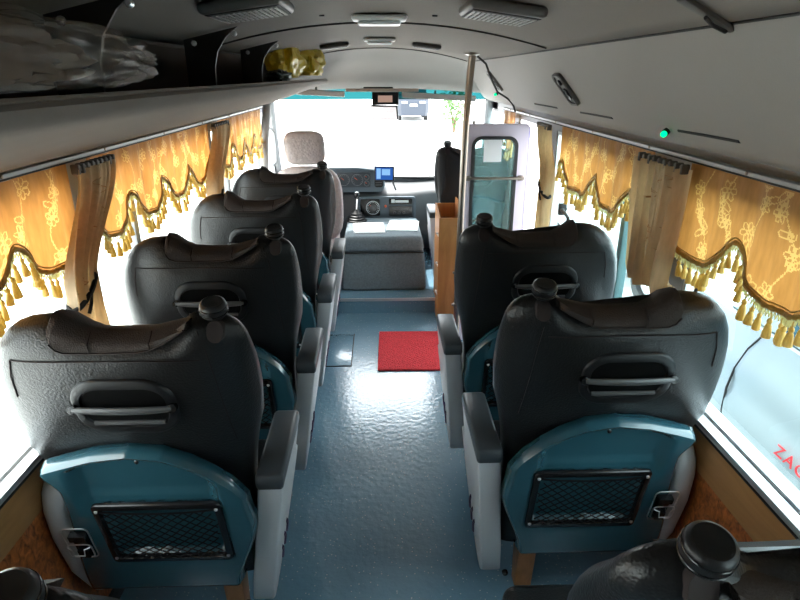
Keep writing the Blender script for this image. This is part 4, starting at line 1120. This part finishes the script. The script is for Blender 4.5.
# ------------------------------------------------------------------ outside
GZ = -.72
tag(MB().box(-40, 40, -30, 60, GZ - .1, GZ).build('ground', 'concrete', smooth=False), 'pale sunlit concrete outside the bus', 'ground', kind='structure')
def vehicle(name, label, cat, loc, rz, L, W_, belt, roof, paint, glassm, van=True):
    t = thing(name, label, cat, loc); t.rotation_euler = (0, 0, rz)
    hw = W_ / 2
    body = [(-L / 2, .35), (-L / 2, belt * .95), (-L / 2 + .06, belt), (L / 2 - .95, belt), (L / 2 - .1, belt * .80), (L / 2, belt * .66), (L / 2, .35), (L / 2 - .1, .28), (-L / 2 + .1, .28)]
    def xf(c_):
        k = sm(.2, belt * .6, c_.z); bulge = .035 * math.sin(PI * min(1, max(0, (c_.z - .28) / (belt - .28)))) + .008 * sm(belt * .72, belt * .70, c_.z)
        return Vector((c_.x + math.copysign(bulge, c_.x) - math.copysign(.04, c_.x) * (c_.z > belt * .9), c_.y, c_.z))
    # loft across height for a shaped flank
    m = MB(); rings = []
    hs = [.28 + (belt - .28) * k / 16 for k in range(17)]
    for hgt in hs:
        k = (hgt - .28) / (belt - .28)
        yf = L / 2 - .03 - (.10 * sm(.6, 1, k) + .35 * sm(.72, 1, k)); yr = -L / 2 + .02 * k
        w2 = hw * (.94 + .06 * math.sin(PI * min(1, k * 1.05)) ) - (.012 if abs(k - .66) < .05 else 0)
        rings.append([(x_ * w2, y_, hgt) for x_, y_ in [(-1, yr + .15), (-.85, yr), (.85, yr), (1, yr + .15)] + [(1, yr + (yf - yr) * q / 8) for q in range(1, 8)] + [(1, yf - .2), (.8, yf), (-.8, yf), (-1, yf - .2)] + [(-1, yf + (yr - yf) * q / 8) for q in range(1, 8)]])
    m.loft(rings); bo = m.build('body', paint, t, ang=35)
    m = MB(); cab_ = [(-L / 2 + .05, belt), (-L / 2 + .28, roof - .05), (-L / 2 + .5, roof), (L / 2 - 2.0, roof), (L / 2 - 1.7, roof - .05), (L / 2 - .98, belt)]
    m.prism(cab_, -hw * .92, hw * .92, bev=.03, xf=lambda c_: Vector((c_.x * (1 - .14 * (c_.z - belt) / (roof - belt)), c_.y, c_.z))); m.build('cabin', paint, t, ang=40)
    # windows
    for sg in (-1, 1):
        for a, b_ in ((-L / 2 + .40, -L / 2 + 1.35), (-L / 2 + 1.45, -.02 + .2), (.30, L / 2 - 1.42)):
            za, zb_ = belt + .05, roof - .13; m = MB()
            def xw(z): return sg * (hw * .92 * (1 - .14 * (z - belt) / (roof - belt)))
            m.add([(xw(za) - sg * .002, a, za), (xw(za) - sg * .002, b_ + (.25 if b_ > 1 else 0), za), (xw(zb_) - sg * .002, b_ - (.12 if b_ > 1 else 0), zb_), (xw(zb_) - sg * .002, a, zb_), (xw(za) + sg * .006, a, za), (xw(za) + sg * .006, b_ + (.25 if b_ > 1 else 0), za), (xw(zb_) + sg * .006, b_ - (.12 if b_ > 1 else 0), zb_), (xw(zb_) + sg * .006, a, zb_)],
                  [[0, 1, 2, 3], [4, 5, 6, 7], [0, 1, 5, 4], [1, 2, 6, 5], [2, 3, 7, 6], [3, 0, 4, 7]])
            m.build('side_window', glassm, t, smooth=False)
    m = MB(); zz0, zz1 = belt + .04, roof - .10
    def yw(z): return L / 2 - .98 + (-.72) * (z - belt) / (roof - .05 - belt)
    m.add([(x_ * hw * .80, yw(z) + d + .004, z) for d in (0, .012) for z in (zz0, zz1) for x_ in (-1, 1)], [[0, 1, 3, 2], [4, 5, 7, 6], [0, 1, 5, 4], [2, 3, 7, 6], [0, 2, 6, 4], [1, 3, 7, 5]]); m.build('windscreen', glassm, t, smooth=False)
    for sy in (-1, 1):
        for sx in (-1, 1):
            m = MB(); m.lathe([(.20, -.11), (.31, -.10), (.325, -.06), (.325, .06), (.31, .10), (.20, .11), (.19, .06), (.05, .07), (.001, .07)], (sx * (hw - .12), sy * (L / 2 - .85) , .325), 28, axis=(sx, 0, 0)); wo = m.build('wheel', 'tyre', t)
            MB().lathe([(.19, .02), (.17, .07), (.05, .085), (.001, .085)], (sx * (hw - .12), sy * (L / 2 - .85), .325), 20, axis=(sx, 0, 0)).build('hubcap', 'alu', wo)
    return t, bo
v1, vb = vehicle('van', 'silver van parked close outside the right window, red lettering on its door', 'van', (2.62, 1.55, GZ), 0, 4.5, 1.68, 1.27, 1.85, 'silver', 'carglass')
# door gap seam and red lettering on its near flank
m = MB(); hwv = .84
def flank(y, z):
    k = (z - .28) / (1.27 - .28); return Vector((-hwv * (.94 + .06 * math.sin(PI * min(1, k * 1.05))) + .002, y, z))
m.tube([flank(y, z) for y, z in ((.93, 1.245), (.99, 1.15), (1.03, 1.02), (1.04, .90), (1.03, .78), (1.0, .62), (.98, .5))], .006, 6); m.build('door_gap', 'seam', vb)
m = MB(); m.tube([flank(-.02, z) for z in (1.24, 1.0, .8, .55)], .006, 6); m.build('door_gap', 'seam', vb)
m = MB(); m.tube([flank(-1.2 + .2 * k, .60) + Vector((-.004, 0, 0)) for k in range(12)], .012, 6); m.build('rub_strip', 'greyp', vb)
fc = bpy.data.curves.new('lettering', 'FONT'); fc.body = 'ZAC'; fc.size = .085; fc.extrude = .002; fc.shear = .25; fc.space_character = 1.25
fo = bpy.data.objects.new('lettering_curve', fc); COL.objects.link(fo)
dg = bpy.context.evaluated_depsgraph_get(); me = bpy.data.meshes.new_from_object(fo.evaluated_get(dg)); bpy.data.objects.remove(fo)
me.materials.clear(); me.materials.append(M['redtext'])
lo = bpy.data.objects.new('lettering', me); COL.objects.link(lo); lo.parent = v1
p = flank(.60, .815); lo.location = p + Vector((-.010, 0, 0)); lo.rotation_euler = (math.radians(90), 0, math.radians(-90))
v2, _ = vehicle('car', 'pale car outside beyond the silver van, seen behind the right curtain', 'car', (3.5, 7.2, GZ), math.radians(8), 4.2, 1.66, .96, 1.45, 'cream', 'carglass')
v3, _ = vehicle('car', 'dark car parked far off, seen under the mirror through the windscreen', 'car', (1.85, 36.0, GZ), math.radians(180), 4.2, 1.75, 1.45, 2.05, 'darkcar', 'carglass')
# number plate / lamps of the far car
m = MB(); m.box(-.20, .20, 2.09, 2.115, .78, .92); m.build('number_plate', 'tick', v3)
for sx in (-1, 1): MB().box(sx * .5 - .16, sx * .5 + .16, 2.06, 2.10, .95, 1.06, bev=.02).build('headlamp', 'tick', v3)
sh = thing('shrub', 'leafy green shrub outside to the right of the far dark car', 'shrub', (3.3, 27.0, GZ))
m = MB(); rr = random.Random(5)
for q in range(620):
    d = Vector((rr.gauss(0, 1), rr.gauss(0, 1), rr.gauss(0, 1))).normalized() * (rr.random() ** .4)
    c_ = Vector((d.x * .75, d.y * .7, 1.15 + d.z * 1.10)); a = Vector((rr.uniform(-1, 1), rr.uniform(-1, 1), rr.uniform(-.6, .6))).normalized(); b_ = a.orthogonal().normalized()
    s_ = rr.uniform(.06, .11)
    m.add([c_ - a * s_, c_ + b_ * s_ * .45, c_ + a * s_, c_ - b_ * s_ * .45], [[0, 1, 2, 3]])
m.build('foliage', 'leaf', sh, smooth=False, fix=False)
m = MB()
for q in range(6):
    a = q * 1.1; m.tube([(.03 * math.cos(a), .03 * math.sin(a), 0), (.12 * math.cos(a), .12 * math.sin(a), .7), (.35 * math.cos(a), .35 * math.sin(a), 1.5)], [.03, .025, .01], 6)
m.build('stems', 'bark', sh)
wp_ = thing('windscreen_wiper', 'dark wiper resting at the foot of the windscreen on the right', 'wiper', (.40, 5.515, .79))
m = MB(); m.tube([(-.22, .0, .0), (.25, -.0, .012)], .010, 6); m.build('wiper_blade', 'bar', wp_)
m = MB(); m.tube([(.02, .01, .012), (.22, .02, .02), (.30, -.01, -.06)], .007, 6); m.build('wiper_arm', 'bar', wp_)
